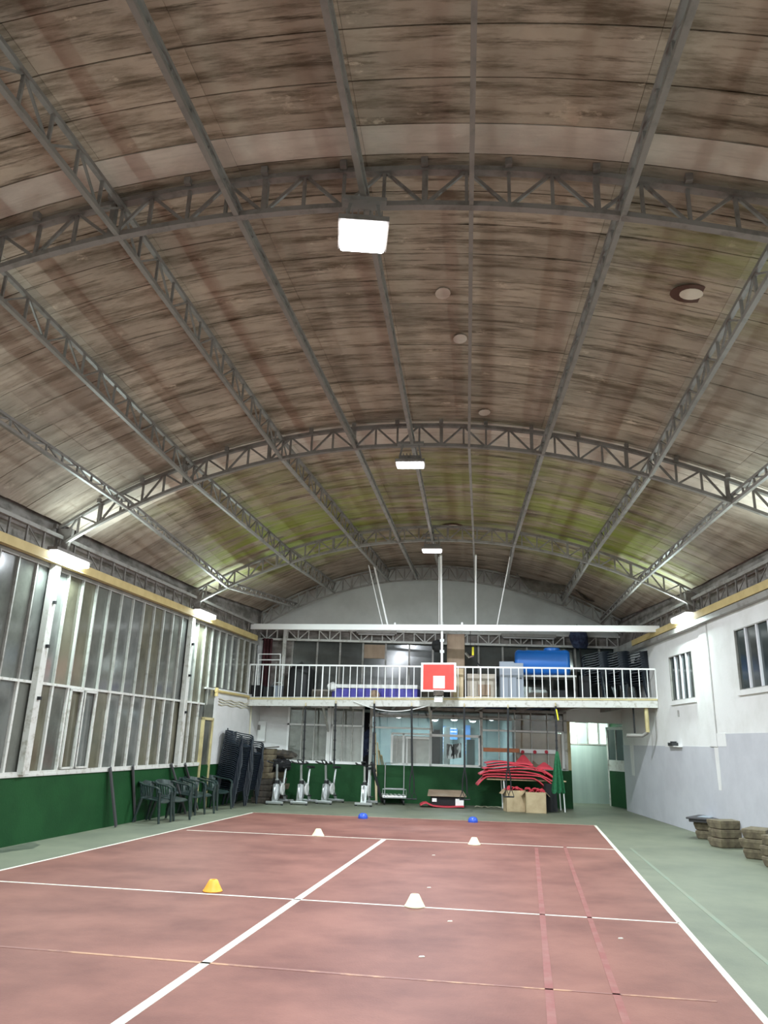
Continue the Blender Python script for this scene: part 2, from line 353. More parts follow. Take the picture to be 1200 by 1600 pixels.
# ------------------------------------------------------------------ left wall: green dado, glazed wall above, white end bay
wl = MB().box(-8, XL, 0, .2, 0, .98); wl = wl.build('wall_left', M['green_wall']); wl.matrix_world = FL; struct(wl)
box_obj('dado_capping', -8, 18.45*SL_, -.03, .1, .965, 1.0, M['white_steel'], wl)
DX0, DX1 = 18.5*SL_, 19.08*SL_
box_obj('white_wall_panel', DX1, XL, -.004, .2, .98, 2.78, M['white_wall'], wl)
box_obj('ring_beam', -8, XL, .0, .2, 4.18, 4.36, M['concrete'], wl)
box_obj('eave_board', -8, XL+.3, .12, .3, 4.3, 5.5, M['eave'], wl)
g = empty('window_1', FL); struct(g); 
MW = .437*SL_
s0 = 12.08*SL_; k = -44; col = 0
xs = []
x = s0-MW*44
while x < XL-.05:
    xs.append(x); x += MW
for i, x in enumerate(xs):
    nxt = min(xs[i+1] if i+1 < len(xs) else XL, XL)
    if nxt-x < .1: continue
    if x > -7.9:
        inpanel = (x+nxt)/2 > DX0-.02
        zb = 1.0 if not inpanel else (2.80 if x > DX1-.1 else 2.35)
        if not inpanel:
            box_obj('pane', x+.012, nxt-.012, .035, .05, 1.0, 2.35, M['pane'][(i*7+i//3)%3 if i%4 else 1], g)
            box_obj('mullion', x-.023, x+.023, -.01, .06, 1.0, 2.36, M['white_steel'], g)
        box_obj('pane', x+.012, nxt-.012, .035, .05, 2.39 if not inpanel else zb, 4.2, M['pane'][(i*5+i//2)%3], g)
        up_mat = M['mullion_grey'] if x > 12.3*SL_ else M['dull_steel']
        box_obj('mullion', x-.014, x+.014, -.01, .06, 2.38 if not inpanel else zb, 4.2, up_mat, g)
box_obj('transom', -8, DX0, -.015, .06, 2.345, 2.385, M['white_steel'], g)
box_obj('bottom_rail', -8, DX0, -.02, .06, .99, 1.04, M['white_steel'], g)
box_obj('transom', DX0, DX1+.05, -.02, .06, 2.72, 2.76, M['white_steel'], g)
# opening light in the lower glazing
ox = s0+MW*3
for a, b_ in ((ox-MW+.04, ox-.02),(ox+.02, ox+MW-.04)):
    f_ = MB(); f_.box(a,a+.03,-.04,-.008,1.05,2.33); f_.box(b_-.03,b_,-.04,-.008,1.05,2.33); f_.box(a,b_,-.04,-.008,2.30,2.34); f_.box(a,b_,-.04,-.008,1.05,1.08)
    f_.build('casement', M['white_steel'], g)
box_obj('meeting_gap', ox-.012, ox+.012, -.03, -.005, 1.05, 2.33, M['dark'], g)
# door at the end of the glazed wall
d1 = empty('door_1', FL); struct(d1)
f_ = MB(); f_.box(DX0,DX0+.05,-.04,.06,.0,2.05); f_.box(DX1-.05,DX1,-.04,.06,.0,2.05); f_.box(DX0,DX1,-.04,.06,2.0,2.06); f_.build('door_frame', M['cream'], d1)
box_obj('pane', DX0+.05, DX1-.05, .0, .02, .98, 2.0, M['pane'][0], d1)
box_obj('panel', DX0+.05, DX1-.05, -.012, .02, .03, .96, M['green_wall'], d1)
box_obj('pane', DX0+.05, DX1, .0, .02, 2.06, 2.72, M['pane'][0], d1)
# columns of the left side
def column(F_, x, sgn, z0, z1, mat, wd=.15, pr=.11):
    c = MB().box(x-wd/2,x+wd/2, min(0,sgn*pr), max(0,sgn*pr), z0, z1).build('column', mat, None, bevel=.006); c.matrix_world = F_
    return struct(c)
YL = [1.35, 6.65, 12.02, 17.26]
for yl in YL:
    c = column(FL, yl*SL_, -1, 1.0, 4.25, M['white_steel'])
    for z in (2.1,2.9,3.6): box_obj('bracket', yl*SL_-.02, yl*SL_+.03, -.16, -.10, z, z+.05, M['dark'], c)
def eave(F_, x0, x1, sgn, label):
    e = empty('eave_truss', F_)
    tag(e, label, 'roof beam')
    o_in = sgn*.10; y0, y1 = sorted((sgn*.06, sgn*.14))
    b = box_obj('yellow_flange', x0, x1, *sorted((sgn*.05, sgn*.16)), 4.24, 4.385, M['yellow_beam'], e); b['label'] = 'ochre yellow painted channel'
    box_obj('top_rail', x0, x1, y0, y1, 4.66, 4.72, M['dull_steel'], e)
    n = int((x1-x0)/.42)
    for i in range(n):
        x = x0+(i+.5)*(x1-x0)/n
        bar_obj('strut', (x,o_in,4.38), (x,o_in,4.67), .03, .03, M['grey_steel'], e)
        if i%2: bar_obj('strut', (x,o_in,4.66), (x+.38,o_in,4.40), .014, .014, M['grey_steel'], e)
    return e
eave(FL, .5, 21.35*SL_, -1, 'long yellow-edged lattice eave beam above the glazed left wall')
eave(FR, .5, 20.0*SR_, 1, 'long yellow-edged lattice eave beam above the white wall with the grey dado')
# ------------------------------------------------------------------ right wall
wr = MB(); SPL = 15.12*SR_
W1 = (onR(1087,1091).x, onR(1045,1028).x, 2.70, 3.70); W2 = (12.05*SR_, onR(1151,986).x, 2.70, 3.79)
def wall_holes(x0, x1, z0, z1, holes, y0, y1):
    mb = MB(); xs_ = sorted({x0,x1,*[h[0] for h in holes],*[h[1] for h in holes]})
    for a, b_ in zip(xs_, xs_[1:]):
        hs = sorted([h for h in holes if h[0] <= a+1e-6 and h[1] >= b_-1e-6], key=lambda h: h[2]); z = z0
        for h in hs:
            if h[2] > z: mb.box(a,b_,y0,y1,z,h[2])
            z = h[3]
        if z1 > z: mb.box(a,b_,y0,y1,z,z1)
    return mb
wr = wall_holes(SPL, XR, 1.72, 4.12, [W1], -.25, 0)
wr2 = wall_holes(-8, SPL, 1.96, 4.2, [W2], -.25, .05); wr.add(wr2.v, wr2.f)
wr = wr.build('wall_right', M['white_wall']); wr.matrix_world = FR; struct(wr)
p = MB().box(SPL,XR,-.25,.006,0,1.72).box(-8,SPL,-.25,.056,0,1.96).build('grey_dado', M['grey_paint'], wr)
box_obj('ledge', -8, XR, -.25, .16, 4.12, 4.22, M['dull_steel'], wr)
box_obj('ring_beam', -8, XR, -.25, .12, 4.22, 4.4, M['concrete'], wr)
box_obj('eave_board', -8, XR+.3, -.35, -.06, 4.4, 5.5, M['eave'], wr)
# unpainted tongues left where the pilaster and the corner run down into the grey dado
def tongue(xa, xb, zt, zb, y): return MB().add([(xa-.02,y,zt),(xb+.02,y,zt),(xb-.03,y,zb),(xa+.03,y,zb),(xa-.02,y+.006,zt),(xb+.02,y+.006,zt),(xb-.03,y+.006,zb),(xa+.03,y+.006,zb)],[(0,1,2,3),(4,7,6,5),(0,4,5,1),(1,5,6,2),(2,6,7,3),(3,7,4,0)])
tongue(15.22*SR_, 15.42*SR_, 1.80, .92, .006).build('white_paint_strip', M['white_wall'], wr)
tongue(21.0*SR_, 21.3*SR_, 1.72, .95, .006).build('white_paint_strip', M['white_wall'], wr)
box_obj('paint_step', SPL-.42, SPL, .05, .0585, 1.73, 1.97, M['white_wall'], wr)
box_obj('corner_crack', SPL-.012, SPL+.006, .049, .056, 1.96, 4.12, M['concrete'], wr)
for yl in (-.2, 4.9, 10.15):
    column(FR, yl*SR_, 1, 1.96, 4.12, M['white_wall'], .3, .09)
column(FR, 15.42*SR_, 1, 1.72, 4.12, M['white_wall'], .40, .035)
def side_window(name, W, n, y):
    g = empty(name, FR); struct(g); x0,x1,z0,z1 = W
    f_ = MB(); f_.box(x0,x1,y-.06,y+.008,z0,z0+.02); f_.box(x0,x1,y-.06,y+.008,z1-.02,z1)
    f_.box(x0,x0+.02,y-.06,y+.008,z0,z1); f_.box(x1-.02,x1,y-.06,y+.008,z0,z1); f_.build('window_frame', M['dull_steel'], g)
    for i in range(n):
        a = x0+(x1-x0)*i/n; b_ = x0+(x1-x0)*(i+1)/n
        pn = box_obj('pane', a+.02, b_-.02, y-.04, y-.028, z0+.02, z1-.02, M['glass_dark'] if i%2 else M['pane_up'], g)
        if i: box_obj('mullion', a-.026, a+.026, y-.05, y+.005, z0, z1, M['lilac'], g)
    box_obj('window_sill', x0-.06, x1+.06, y-.12, y+.05, z0-.09, z0, M['white_wall'], g)
side_window('window_2', W1, 4, 0); side_window('window_3', W2, 4, .05)
# small dark box and stain on the dado ledge of the right wall
p = onR(1057,1166); b = MB().box(-.14,.14,0,.14,0,.07).box(-.10,.02,.02,.12,.07,.10).build('speaker_box', M['black_rubber']); b.matrix_world = FR@Matrix.Translation((p.x,.006,1.72)); b.name = 'junction_box'
tag(b, 'small black box lying on top of the grey dado of the right wall', 'box')
box_obj('ledge_lip', p.x-.4, p.x+.4, .0, .12, 1.70, 1.722, M['white_wall'], wr)
p = onR(1061,1115); b = MB().box(-.02,.02,0,.03,-.07,.07).build('wall_switch', M['concrete']); b.matrix_world = FR@Matrix.Translation((p.x,0,p.z)); tag(b, 'tiny grey wall switch below the small four-paned window', 'switch')
# ------------------------------------------------------------------ back wall
wb = MB()
DO0, DO1 = onB(893,1200).x, onB(984,1200).x
wb.box(onB(446,1200).x, onB(569,1200).x, 0, .18, 0, .97).box(onB(569,1200).x, onB(581,1200).x, 0,.18,0,.12).box(onB(581,1200).x, DO0-.17, 0, .18, 0, .99)
wb = wb.build('wall_back', M['green_wall']); wb.matrix_world = FB; struct(wb)
box_obj('white_wall_panel', BX0-.3, onB(447,1200).x, 0, .2, 0, 2.7, M['white_wall'], wb)
box_obj('lintel', DO0-.17, BX1+.6, .0, .2, 2.30, 2.72, M['white_wall'], wb)
box_obj('white_wall_panel', DO1, BX1+1.0, .0, .2, 0, 2.72, M['white_wall'], wb)
box_obj('gable_sheet', BX0-1.4, BX1+1.8, .0, .2, 4.74, 7.0, M['gable'], wb)
box_obj('girder_backing', BX0-1.4, BX1+1.8, .0, .2, 4.40, 4.74, M['eave'], wb)
box_obj('wall_sheet', BX0-.6, onB(455,1050).x, .0, .1, 2.7, 4.65, M['eave'], wb)
box_obj('green_dado', DO0-.17, DO0, -.012, .18, 0, 1.0, M['green_wall'], wb)
box_obj('door_jamb', DO0-.17, DO0, -.01, .18, 1.0, 2.32, M['cream'], wb)
# glazed upper wall behind the gallery
g4 = empty('window_4', FB); struct(g4)
ux = [onB(a,1050).x for a in (455,494,530,566,602,639,676,712,748,786,824,862,900,938,976,1010)]
for i, (a, b_) in enumerate(zip(ux, ux[1:])):
    box_obj('pane', a+.02, b_-.02, .04, .055, 2.9, 4.42, M['glass_dark'] if i > 11 else M['pane_up'], g4)
    box_obj('mullion', a-.025, a+.025, -.01, .06, 2.7, 4.45, M['dull_steel'], g4)
box_obj('board_patch', ux[3]+.03, ux[4]-.03, .0, .03, 3.95, 4.35, M['brown_board'], g4)
box_obj('bottom_rail', ux[0], ux[-1], -.01, .06, 2.7, 2.9, M['dull_steel'], g4)
box_obj('white_panel', ux[0]+.2, ux[6], -.02, -.01, 2.72, 3.02, M['beige'], g4)
# lattice girder over the gallery
gg = empty('lattice_girder', FB); tag(gg, 'straight white lattice girder across the back wall above the gallery', 'girder')
zA, zB_ = 4.42, 4.66
box_obj('bottom_chord', BX0, BX1+.3, -.16, -.06, zA-.03, zA+.03, M['white_steel'], gg); box_obj('top_chord', BX0, BX1+.3, -.16, -.06, zB_+.04, zB_+.10, M['white_steel'], gg)
n = 34
for i in range(n+1):
    x = BX0+(BX1-BX0)*i/n; bar_obj('strut', (x,-.11,zA), (x,-.11,zB_+.05), .03, .03, M['white_steel'], gg)
    if i < n and i%3 != 2:
        x2 = BX0+(BX1-BX0)*(i+1)/n; a, b_ = (zA, zB_+.05) if i%3 == 1 else (zB_+.05, zA)
        bar_obj('strut', (x,-.11,a), (x2,-.11,b_), .026, .026, M['white_steel'], gg)
for a, b_, lb in ((558,620,'unlit grey tube lamp on the back girder, left of the hanging backboard'),(782,866,'unlit grey tube lamp on the back girder, above the blue tank')):
    x0, x1 = onB(a,990).x, onB(b_,990).x
    o = MB().box(x0,x1,-.28,-.18,zB_-.02,zB_+.08).build('tube_lamp', M['dull_steel']); o.matrix_world = FB; tag(o, lb, 'lamp')
    MB().tube([(x0+.05,-.23,zB_-.04),(x1-.05,-.23,zB_-.04)],.018).build('tube', M['white_plastic'], o)
# ---- office front below the gallery
def B(px, py): return onB(px,py).x
def glazed(name, rects, y=0.): 
    g = empty(name, FB); struct(g)
    for kind, x0, x1, z0, z1, mat in rects:
        yy = {'pane':(.05,.06),'blind':(.09,.10),'f':(-.02,.08)}.get(kind,(-.02,.08))
        nm = {'f':'window_frame'}.get(kind, kind)
        box_obj(nm, x0, x1, y+yy[0], y+yy[1], z0, z1, M[mat], g)
    return g
WS = 'white_bright'; R_ = []
# two blind-backed leaves on the left
x0,x1,x2,x3 = B(448,1150),B(513,1150),B(520,1150),B(568,1150)
for a, b_, nb in ((x0,x1,3),(x1+.06,x3,3)):
    R_ += [('f',a,a+.06,.98,2.56,WS),('f',b_-.05,b_,.98,2.56,WS),('f',a,b_,.98,1.05,WS),('f',a,b_,2.0,2.05,WS),('f',a,b_,2.50,2.57,WS)]
    for i in range(nb):
        u = a+.06+(b_-a-.11)*i/nb; v = a+.06+(b_-a-.11)*(i+1)/nb
        R_ += [('pane',u+.006,v-.006,1.05,2.0,'clear'),('pane',u+.006,v-.006,2.05,2.5,'clear'),('blind',u,v,1.05,2.0,'curtain_dark' if a == x0 else 'curtain'),('blind',u,v,2.05,2.5,'curtain_dark')]
        if i: R_ += [('glazing_bar',u-.008,u+.008,1.05,2.5,'white_steel')]
R_ += [('f',x1,x1+.08,.98,2.6,WS)]
glazed('window_5', R_)
# office windows: outer posts, transom lights, sliding lights
R_ = []; P0,P1,P2,P3,P4 = B(580,1150),B(612,1150),B(673,1150),B(752,1150),B(886,1150)
zt = 1.98
R_ += [('f',P0-.05,P0+.03,.12,2.62,'white_steel'),('f',P2-.03,P2+.03,1.0,2.6,WS),('f',P3-.04,P3+.04,1.0,2.6,'white_steel'),('f',P4-.09,P4,1.0,2.6,'white_steel')]
R_ += [('f',P0,P2,zt-.0,zt+.05,WS),('f',P1,P3,1.0,1.06,WS),('f',P2,P3,1.80,1.87,WS),('f',P3,P4,zt+.01,zt+.06,WS),('f',P3,P4,.99,1.04,WS),('f',P0,P4,2.32,2.35,'white_steel'),('f',P0,P4,2.52,2.6,'dull_steel')]
for x in [P1,P1+.33,P2-.02]:
    R_.append(('f',x-.02,x+.04,1.02,1.86,WS))
R_ += [('f',P1,P2,1.83,1.88,WS),('f',P1+.42,P1+.46,1.02,1.72,WS),('f',P1+.4,P2,1.72,1.77,WS),('f',P3-.08,P3,1.02,1.86,WS),('f',P4-.16,P4-.08,1.0,2.0,WS)]
for u, v in ((P1+.02,P1+.34),(P1+.36,P1+.74),(P1+.74,P2-.03)): R_ += [('pane',u,v,1.06,1.83,'clear'),('blind',u,v,1.06,1.80,'curtain')]
R_ += [('pane',P0+.03,P1-.02,1.0,zt,'clear'),('pane',P2+.03,(P2+P3)/2,1.06,1.80,'clear'),('pane',(P2+P3)/2,P3-.04,1.06,1.80,'clear')]
R_ += [('glazing_bar',P1+.15,P1+.165,1.06,1.83,'white_steel'),('glazing_bar',P1+.58,P1+.595,1.06,1.72,'white_steel')]
tl = [P0+.03,P0+.45,P0+.85,P1+.75,P2-.03]
for u, v in zip(tl, tl[1:]): R_ += [('pane',u+.008,v-.008,zt+.05,2.52,'clear')]
tl = [P2+.03,P2+.36,P2+.72,P3-.04]
for u, v in zip(tl, tl[1:]): R_ += [('pane',u+.008,v-.008,1.87,2.52,'clear')]
n = 5
for i in range(n):
    u = P3+.04+(P4-.09-P3-.04)*i/n; v = P3+.04+(P4-.09-P3-.04)*(i+1)/n
    R_ += [('pane',u+.006,v-.006,1.04,zt,'clear'),('pane',u+.006,v-.006,zt+.06,2.52,'clear')]
    if i >= 2: R_ += [('blind',u,v,1.04,zt,'curtain_beige'),('blind',u,v,zt+.06,2.5,'curtain_brown')]
    if i: R_.append(('glazing_bar',u-.01,u+.01,1.04,2.52,'white_steel'))
glazed('window_6', R_)
# the rooms behind the glass
rm = MB().box(-1.2,9.4,3.2,3.3,0,2.7).build('wall_office', M['office_wall']); rm.matrix_world = FB; struct(rm); rm.name = 'wall_office_back'
wd = box_obj('partition', P3+.9, P3+.98, .2, 3.2, 0, 2.7, M['office_wall'], rm); box_obj('partition', P0-.05, P0, .3, 3.2, 0, 2.7, M['teal_dark'], rm)
box_obj('partition', P2+.05, P2+.40, 1.2, 1.3, 0, 2.35, M['teal_dark'], rm)
box_obj('partition', DO0-.5, DO0-.4, .2, 3.2, 0, 2.7, M['office_wall'], rm)
cl2 = MB().box(-1.2,9.4,.2,3.3,2.42,2.5).build('ceiling_office', M['office_wall'], None); cl2.matrix_world = FB; struct(cl2)
def office_thing(nm, px0, px1, z0, z1, y0, y1, mat, label, cat):
    o = MB().box(B(px0,1150), B(px1,1150), y0, y1, z0, z1).build(nm, M[mat], None, bevel=.01); o.matrix_world = FB; tag(o, label, cat); return o
# blue notice sheets with printed bars on the office wall
for (a,b_,z0,z1,lb) in ((694,703,1.35,2.15,'tall narrow blue poster on the office wall behind the sliding window'),(708,722,1.75,2.1,'blue and white barred poster behind the sliding window'),(731,743,1.3,2.2,'tall blue poster right of the striped cloth behind the sliding window')):
    o = MB().box(0,B(b_,1150)-B(a,1150),0,.01,z0,z1).build('poster', M['office_blue']); o.matrix_world = FB@Matrix.Translation((B(a,1150)+ (B(a,1150)-4.2)*.08,2.9,0)); tag(o, lb, 'poster')
    for j in range(3): box_obj('white_bar', .03, B(b_,1150)-B(a,1150)-.03, -.006, 0, z0+.12+j*.1, z0+.15+j*.1, M['white_bright'], o)
for k_, (xx, yy, zz, lb) in enumerate(((P0+.75,1.6,2.38,'square office ceiling lamp seen through the transom left of the backboard pole'),(P2+.15,1.0,2.30,'round office lamp at the left of the sliding window transom'),(P2+.75,1.5,2.34,'round office lamp above the striped cloth'),(P3-.15,1.1,2.3,'round office lamp by the right post of the sliding window'),(P3+.45,1.5,2.38,'office ceiling lamp above the orange board'))):
    e = empty('office_lamp', FB@Matrix.Translation((xx,yy,zz))); tag(e, lb, 'lamp', 'office lamps behind the glass')
    MB().lathe([(.10,.04),(.12,.02),(.12,0),(.10,-.02)],16).build('housing', M['white_plastic'], e, True)
    MB().lathe([(.095,-.02),(.07,-.045),(.02,-.055)],16).build('lamp_diffuser', M['emit_room'], e, True)
def area(name, loc, sx, sy, power, col, rot=(0,0,0), parent=None, mat=None):
    l = bpy.data.lights.new(name,'AREA'); l.shape = 'RECTANGLE'; l.size = sx; l.size_y = sy; l.energy = power; l.color = col
    o = bpy.data.objects.new(name, l); C.objects.link(o)
    if mat is not None: o.matrix_world = mat
    else: o.location = loc; o.rotation_euler = rot
    if parent: o.parent = parent
    return o
area('office_light', None, 1.6, .3, P_ROOM, (.75,.92,1.), mat=FB@Matrix.Translation((P2+.3,1.6,2.40)))
area('office_light', None, .6, .3, P_ROOM*.3, (.75,.92,1.), mat=FB@Matrix.Translation((P0+.5,1.6,2.40)))
# striped cloth and hooks in the window, coat in the gap
o = MB().sheet(lambda u,v: (u*.42, .02*math.sin(u*14)+.01*v, -.40*v-.02*math.sin(u*5)), 14, 6, .012).build('striped_cloth', pm('black_white_cloth', (.75,.75,.76), .8, 0, (.02,.02,.022), 7, (2.2,2.2,.5), lo=.47, hi=.51, detail=1)); o.matrix_world = FB@Matrix.Translation((B(699,1150),.35,1.62)); tag(o, 'black and white streaked cloth hanging behind the open office window', 'cloth')
def coat(x, y, z, h, wdt, mat, label):
    e = empty('hanging_coat', FB@Matrix.Translation((x,y,z))); tag(e, label, 'coat')
    MB().sheet(lambda u,v: ((u-.5)*wdt*(.45+.55*min(1,v*3)), .05*math.cos((u-.5)*PI)+.02*math.sin(u*18), -h*v-.05*abs(u-.5)), 12, 8, .05, (0,-1,0)).build('body', mat, e, True)
    for s in (-1,1): MB().tube([(s*wdt*.35,0,-.08),(s*wdt*.52,-.02,-h*.4),(s*wdt*.5,-.04,-h*.75)],[.05,.055,.045],8).build('sleeve', mat, e, True)
    MB().tube([(0,0,.08),(.03,0,.12),(0,0,.15)],.006,6).build('hook', M['silver'], e)
coat(B(575,1150), .28, 1.95, .85, .30, M['navy_cloth'], 'navy coat hanging in the dark gap between the office windows')
coat(B(574,1150), .20, 1.25, .75, .26, M['black_cloth'], 'black coat hanging low in the dark gap left of the leaning timber')
box_obj('header_panel', P0, P4, .25, .3, 2.30, 2.62, M['curtain_brown'], rm); box_obj('dark_locker', P2+.0, P2+.30, .9, 1.3, 0, 2.0, M['dark'], rm); box_obj('dark_locker', P3-.35, P3-.12, .8, 1.2, 0, 1.75, M['teal_dark'], rm); box_obj('pale_door', P2+.42, P2+.62, 1.4, 1.45, 0, 2.1, M['white_bright'], rm)
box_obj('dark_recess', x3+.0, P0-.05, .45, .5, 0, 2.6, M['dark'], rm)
# boards above the mat table
def flat_board(nm, px0, py0, px1, py1, y, mat, label, cat, th=.02):
    a = onB(px0,py0); b_ = onB(px1,py1); o = MB().box(a.x,b_.x,y-th,y,b_.z,a.z).build(nm, M[mat], None, bevel=.004); o.matrix_world = FB; return tag(o, label, cat)
flat_board('wooden_board', 755, 1168, 811, 1176, -.03, 'orange_wood', 'narrow orange wooden board fixed across the office glass above the red mats', 'board')
o = flat_board('marker_rail', 812, 1170, 868, 1178, -.03, 'white_bright', 'narrow white rail with three red knobs right of the orange board', 'rail')
for a in (816,835,853):
    p = onB(a,1175); MB().lathe([(.02,0),(.045,.01),(.05,.03),(.03,.045)],12,(0,0,0)).build('knob', M['red_mat'], o).matrix_local = Matrix.Translation((p.x,-.05,p.z))@Matrix.Rotation(PI/2,4,'X')
# ---- doorway, open leaf and corridor
co = MB().box(DO0-.4,DO1+1.6,2.3,2.4,0,1.72).build('wall_corridor', M['sheet_green']); co.matrix_world = FB; struct(co)
gl_ = MB(); 
n = 7
for i in range(n):
    u = DO0-.3+2.3*i/n; box_obj('pane', u+.01, u+2.3/n-.02, 2.32, 2.34, 1.74, 2.6, M['emit_corr'] if i%3 else M['sheet_green'], co)
    box_obj('mullion', u-.015, u+.015, 2.28, 2.36, 1.72, 2.6, M['dull_steel'], co)
box_obj('rail', DO0-.4, DO1+1.6, 2.28, 2.34, 1.70, 1.74, M['dull_steel'], co)
box_obj('side_wall', DO1+.12, DO1+.2, .2, 2.3, 0, 2.6, M['green_wall'], co)
box_obj('corridor_ceiling', DO0-.4, DO1+1.6, .2, 2.4, 2.55, 2.62, M['white_wall'], co)
l = MB().box(DO0+.15,DO0+.85,1.5,1.6,2.46,2.52).build('corridor_lamp', M['emit_side']); l.matrix_world = FB; tag(l, 'lit tube lamp under the corridor ceiling beyond the doorway', 'lamp')
area('corridor_light', None, .5, .1, P_CORR, (.85,1.,.93), mat=FB@Matrix.Translation((DO0+.5,1.45,2.42))@Matrix.Rotation(.75,4,'X'))
d2 = empty('door_2', FB@Matrix.Translation((DO1-.02,.2,0))@Matrix.Rotation(math.radians(106),4,'Z')); struct(d2)
f_ = MB(); 
for a, b_, z0, z1 in ((0,.08,.02,2.22),(.92,1.0,.02,2.22),(0,1.,2.14,2.22),(0,1.,1.0,1.3),(.48,.52,1.3,2.14)): f_.box(a,b_,-.025,.025,z0,z1)
f_.build('door_frame', M['white_steel'], d2)
box_obj('pane', .08,.48,-.008,.008,1.3,2.14,M['glass_dark'],d2); box_obj('pane', .52,.92,-.008,.008,1.3,2.14,M['glass_dark'],d2)
box_obj('panel', .0,1.0,-.02,.02,.03,1.0,M['green_wall'],d2); box_obj('edge_strip', -.02,.03,-.03,.03,.02,1.0,M['yellow_beam'],d2)
# ------------------------------------------------------------------ wall behind the camera
wf = MB().box(-10,10,-6.3,-6.1,0,7).build('wall_front', M['white_wall']); struct(wf)
# ------------------------------------------------------------------ gallery (balcony)
E0 = Vector((-3.62,21.36)); E1 = Vector((6.79,18.71)); ZL, ZR = 2.66, 2.80
def edge(k, z=0.): return Vector((E0.x+(E1.x-E0.x)*k, E0.y+(E1.y-E0.y)*k, ZL+(ZR-ZL)*k+z))
bl = FB@Vector((BX0-.1,.0,ZL)); br = FB@Vector((BX1+.05,.0,ZR))
def slab(mb, zt_, zb_, a, b_, c, d):
    vs = [Vector((p.x,p.y,p.z+zb_)) for p in (a,b_,c,d)]+[Vector((p.x,p.y,p.z+zt_)) for p in (a,b_,c,d)]
    mb.add(vs, [(0,1,2,3),(4,7,6,5),(0,4,5,1),(1,5,6,2),(2,6,7,3),(3,7,4,0)])
mb = MB(); slab(mb, 0,-.10, edge(0), edge(1), br, bl); gal = mb.build('floor_gallery', M['concrete']); struct(gal)
nE = Vector((-(E1-E0).y,(E1-E0).x,0)).normalized()
mb = MB(); slab(mb, .012,-.03, edge(0)-nE*.05, edge(1)-nE*.05, edge(1)+nE*.04, edge(0)+nE*.04); mb.build('edge_strip', M['cream'], gal)
mb = MB(); slab(mb, -.03,-.20, edge(0)-nE*.035, edge(1)-nE*.035, edge(1)+nE*.02, edge(0)+nE*.02); mb.build('edge_channel', M['white_steel'], gal)
for i in range(9):
    a = edge((i+.5)/9); b_ = bl.lerp(br,(i+.5)/9); bar_obj('joist', a+Vector((0,0,-.15)), b_+Vector((0,0,-.15)), .08, .10, M['dull_steel'], gal)
# railing
rl = empty('gallery_railing', Matrix.Identity(4)); tag(rl, 'long white steel railing along the edge of the gallery', 'railing')
HT = .90
def rz_(k): return .92-(.92-.72)*k
bar_obj('top_rail', edge(0,rz_(0)), edge(1,rz_(1)), .04, .04, M['white_bright'], rl)
NB = 55
for i in range(NB+1):
    k = i/NB
    bar_obj('post' if i%11 == 0 else 'baluster', edge(k,.0), edge(k,rz_(k)), .035 if i%11 == 0 else .02, .035 if i%11 == 0 else .02, M['white_bright'], rl)
bar_obj('bottom_rail', edge(0,.03), edge(1,.03), .03, .02, M['white_steel'], rl)
# braced yellow pipe bracket under the right end of the gallery
pb = empty('pipe_bracket', loc=(0,0,0)); tag(pb, 'cream steel pipe stub dropping under the right end of the gallery', 'pipe')
a = edge(.975,-.05)+nE*.1; MB().tube([a, a-Vector((0,0,.72))],.05,10).build('riser', M['cream'], pb, True)
MB().tube([a-Vector((0,0,.72)), a-Vector((.1,-.1,.80)), a-Vector((.45,-.2,.80))],.045,10).build('elbow', M['dull_steel'], pb, True)
MB().tube([a-Vector((.25,-.2,.0)), a-Vector((.25,-.2,.82))],.022,8).build('thin_pipe', M['dark'], pb, True)
# ---- white beam with hangers and the hanging backboard
G0 = Vector((-3.62,21.07,4.60)); G1 = Vector((6.70,17.97,4.40)); gd = G1-G0; GN = Vector((gd.y,-gd.x,0)).normalized()
def onG(px, py): return at_plane(px, py, G0, GN)
hb = empty('hanging_beam', loc=(0,0,0)); tag(hb, 'long white steel beam hung across the hall in front of the gallery', 'beam')
bar_obj('beam', G0, G1, .10, .15, M['white_bright'], hb)
for (a, b_, c, d, r) in ((576,883,597.7,977,.012),(585,885,605.7,977,.024),(685.7,870,686,977,.011),(688.8,867,690,977,.030),(743.3,867,743.3,977,.024),(796.7,870,776.7,977,.013)):
    MB().tube([at_z(a,b_,6.05), onG(c,d)], r, 8).build('hanger', M['white_bright'], hb, True)
for a in (617,722): 
    p = onG(a,976); MB().lathe([(.03,0),(.03,.04),(.015,.06)],8,p).build('bolt', M['white_bright'], hb)
bk = empty('basketball_backboard', loc=(0,0,0)); bk.matrix_world = frame(onG(685,1058), (gd.x,gd.y,0)); tag(bk, 'small red backboard with white border hanging below the white beam', 'backboard')
c0 = bk.matrix_world.inverted()@onG(658.5,1035.5); c1b = bk.matrix_world.inverted()@onG(713,1081)
hx, hz = (c1b.x-c0.x)/2, (c0.z-c1b.z)/2
box_obj('border', -hx,hx,-.0,.03,-hz,hz, M['white_bright'], bk); rf = MB().box(-hx+.06,hx-.05,-.012,.0,-hz+.05,hz-.045).build('red_face', M['red_board'], bk)
MB().box(-.13,.17,-.02,-.012,-.28,.03).build('target_square', M['white_bright'], rf)
bar_obj('pole', (.08,.05,hz-.2), (.08,.05,1.42), .05, .05, M['white_bright'], bk)
for z in (.9,.62): box_obj('clamp', .03,.14,.02,.09,z,z+.07, M['silver'], bk)
f_ = MB(); f_.box(-.10,.14,-.12,-.0,-hz-.10,-hz+.02); f_.build('hoop_bracket', M['foam_dark'], bk)
box_obj('hoop_box', -.09,.12,-.06,.02,-hz-.26,-hz-.12, M['white_plastic'], bk)
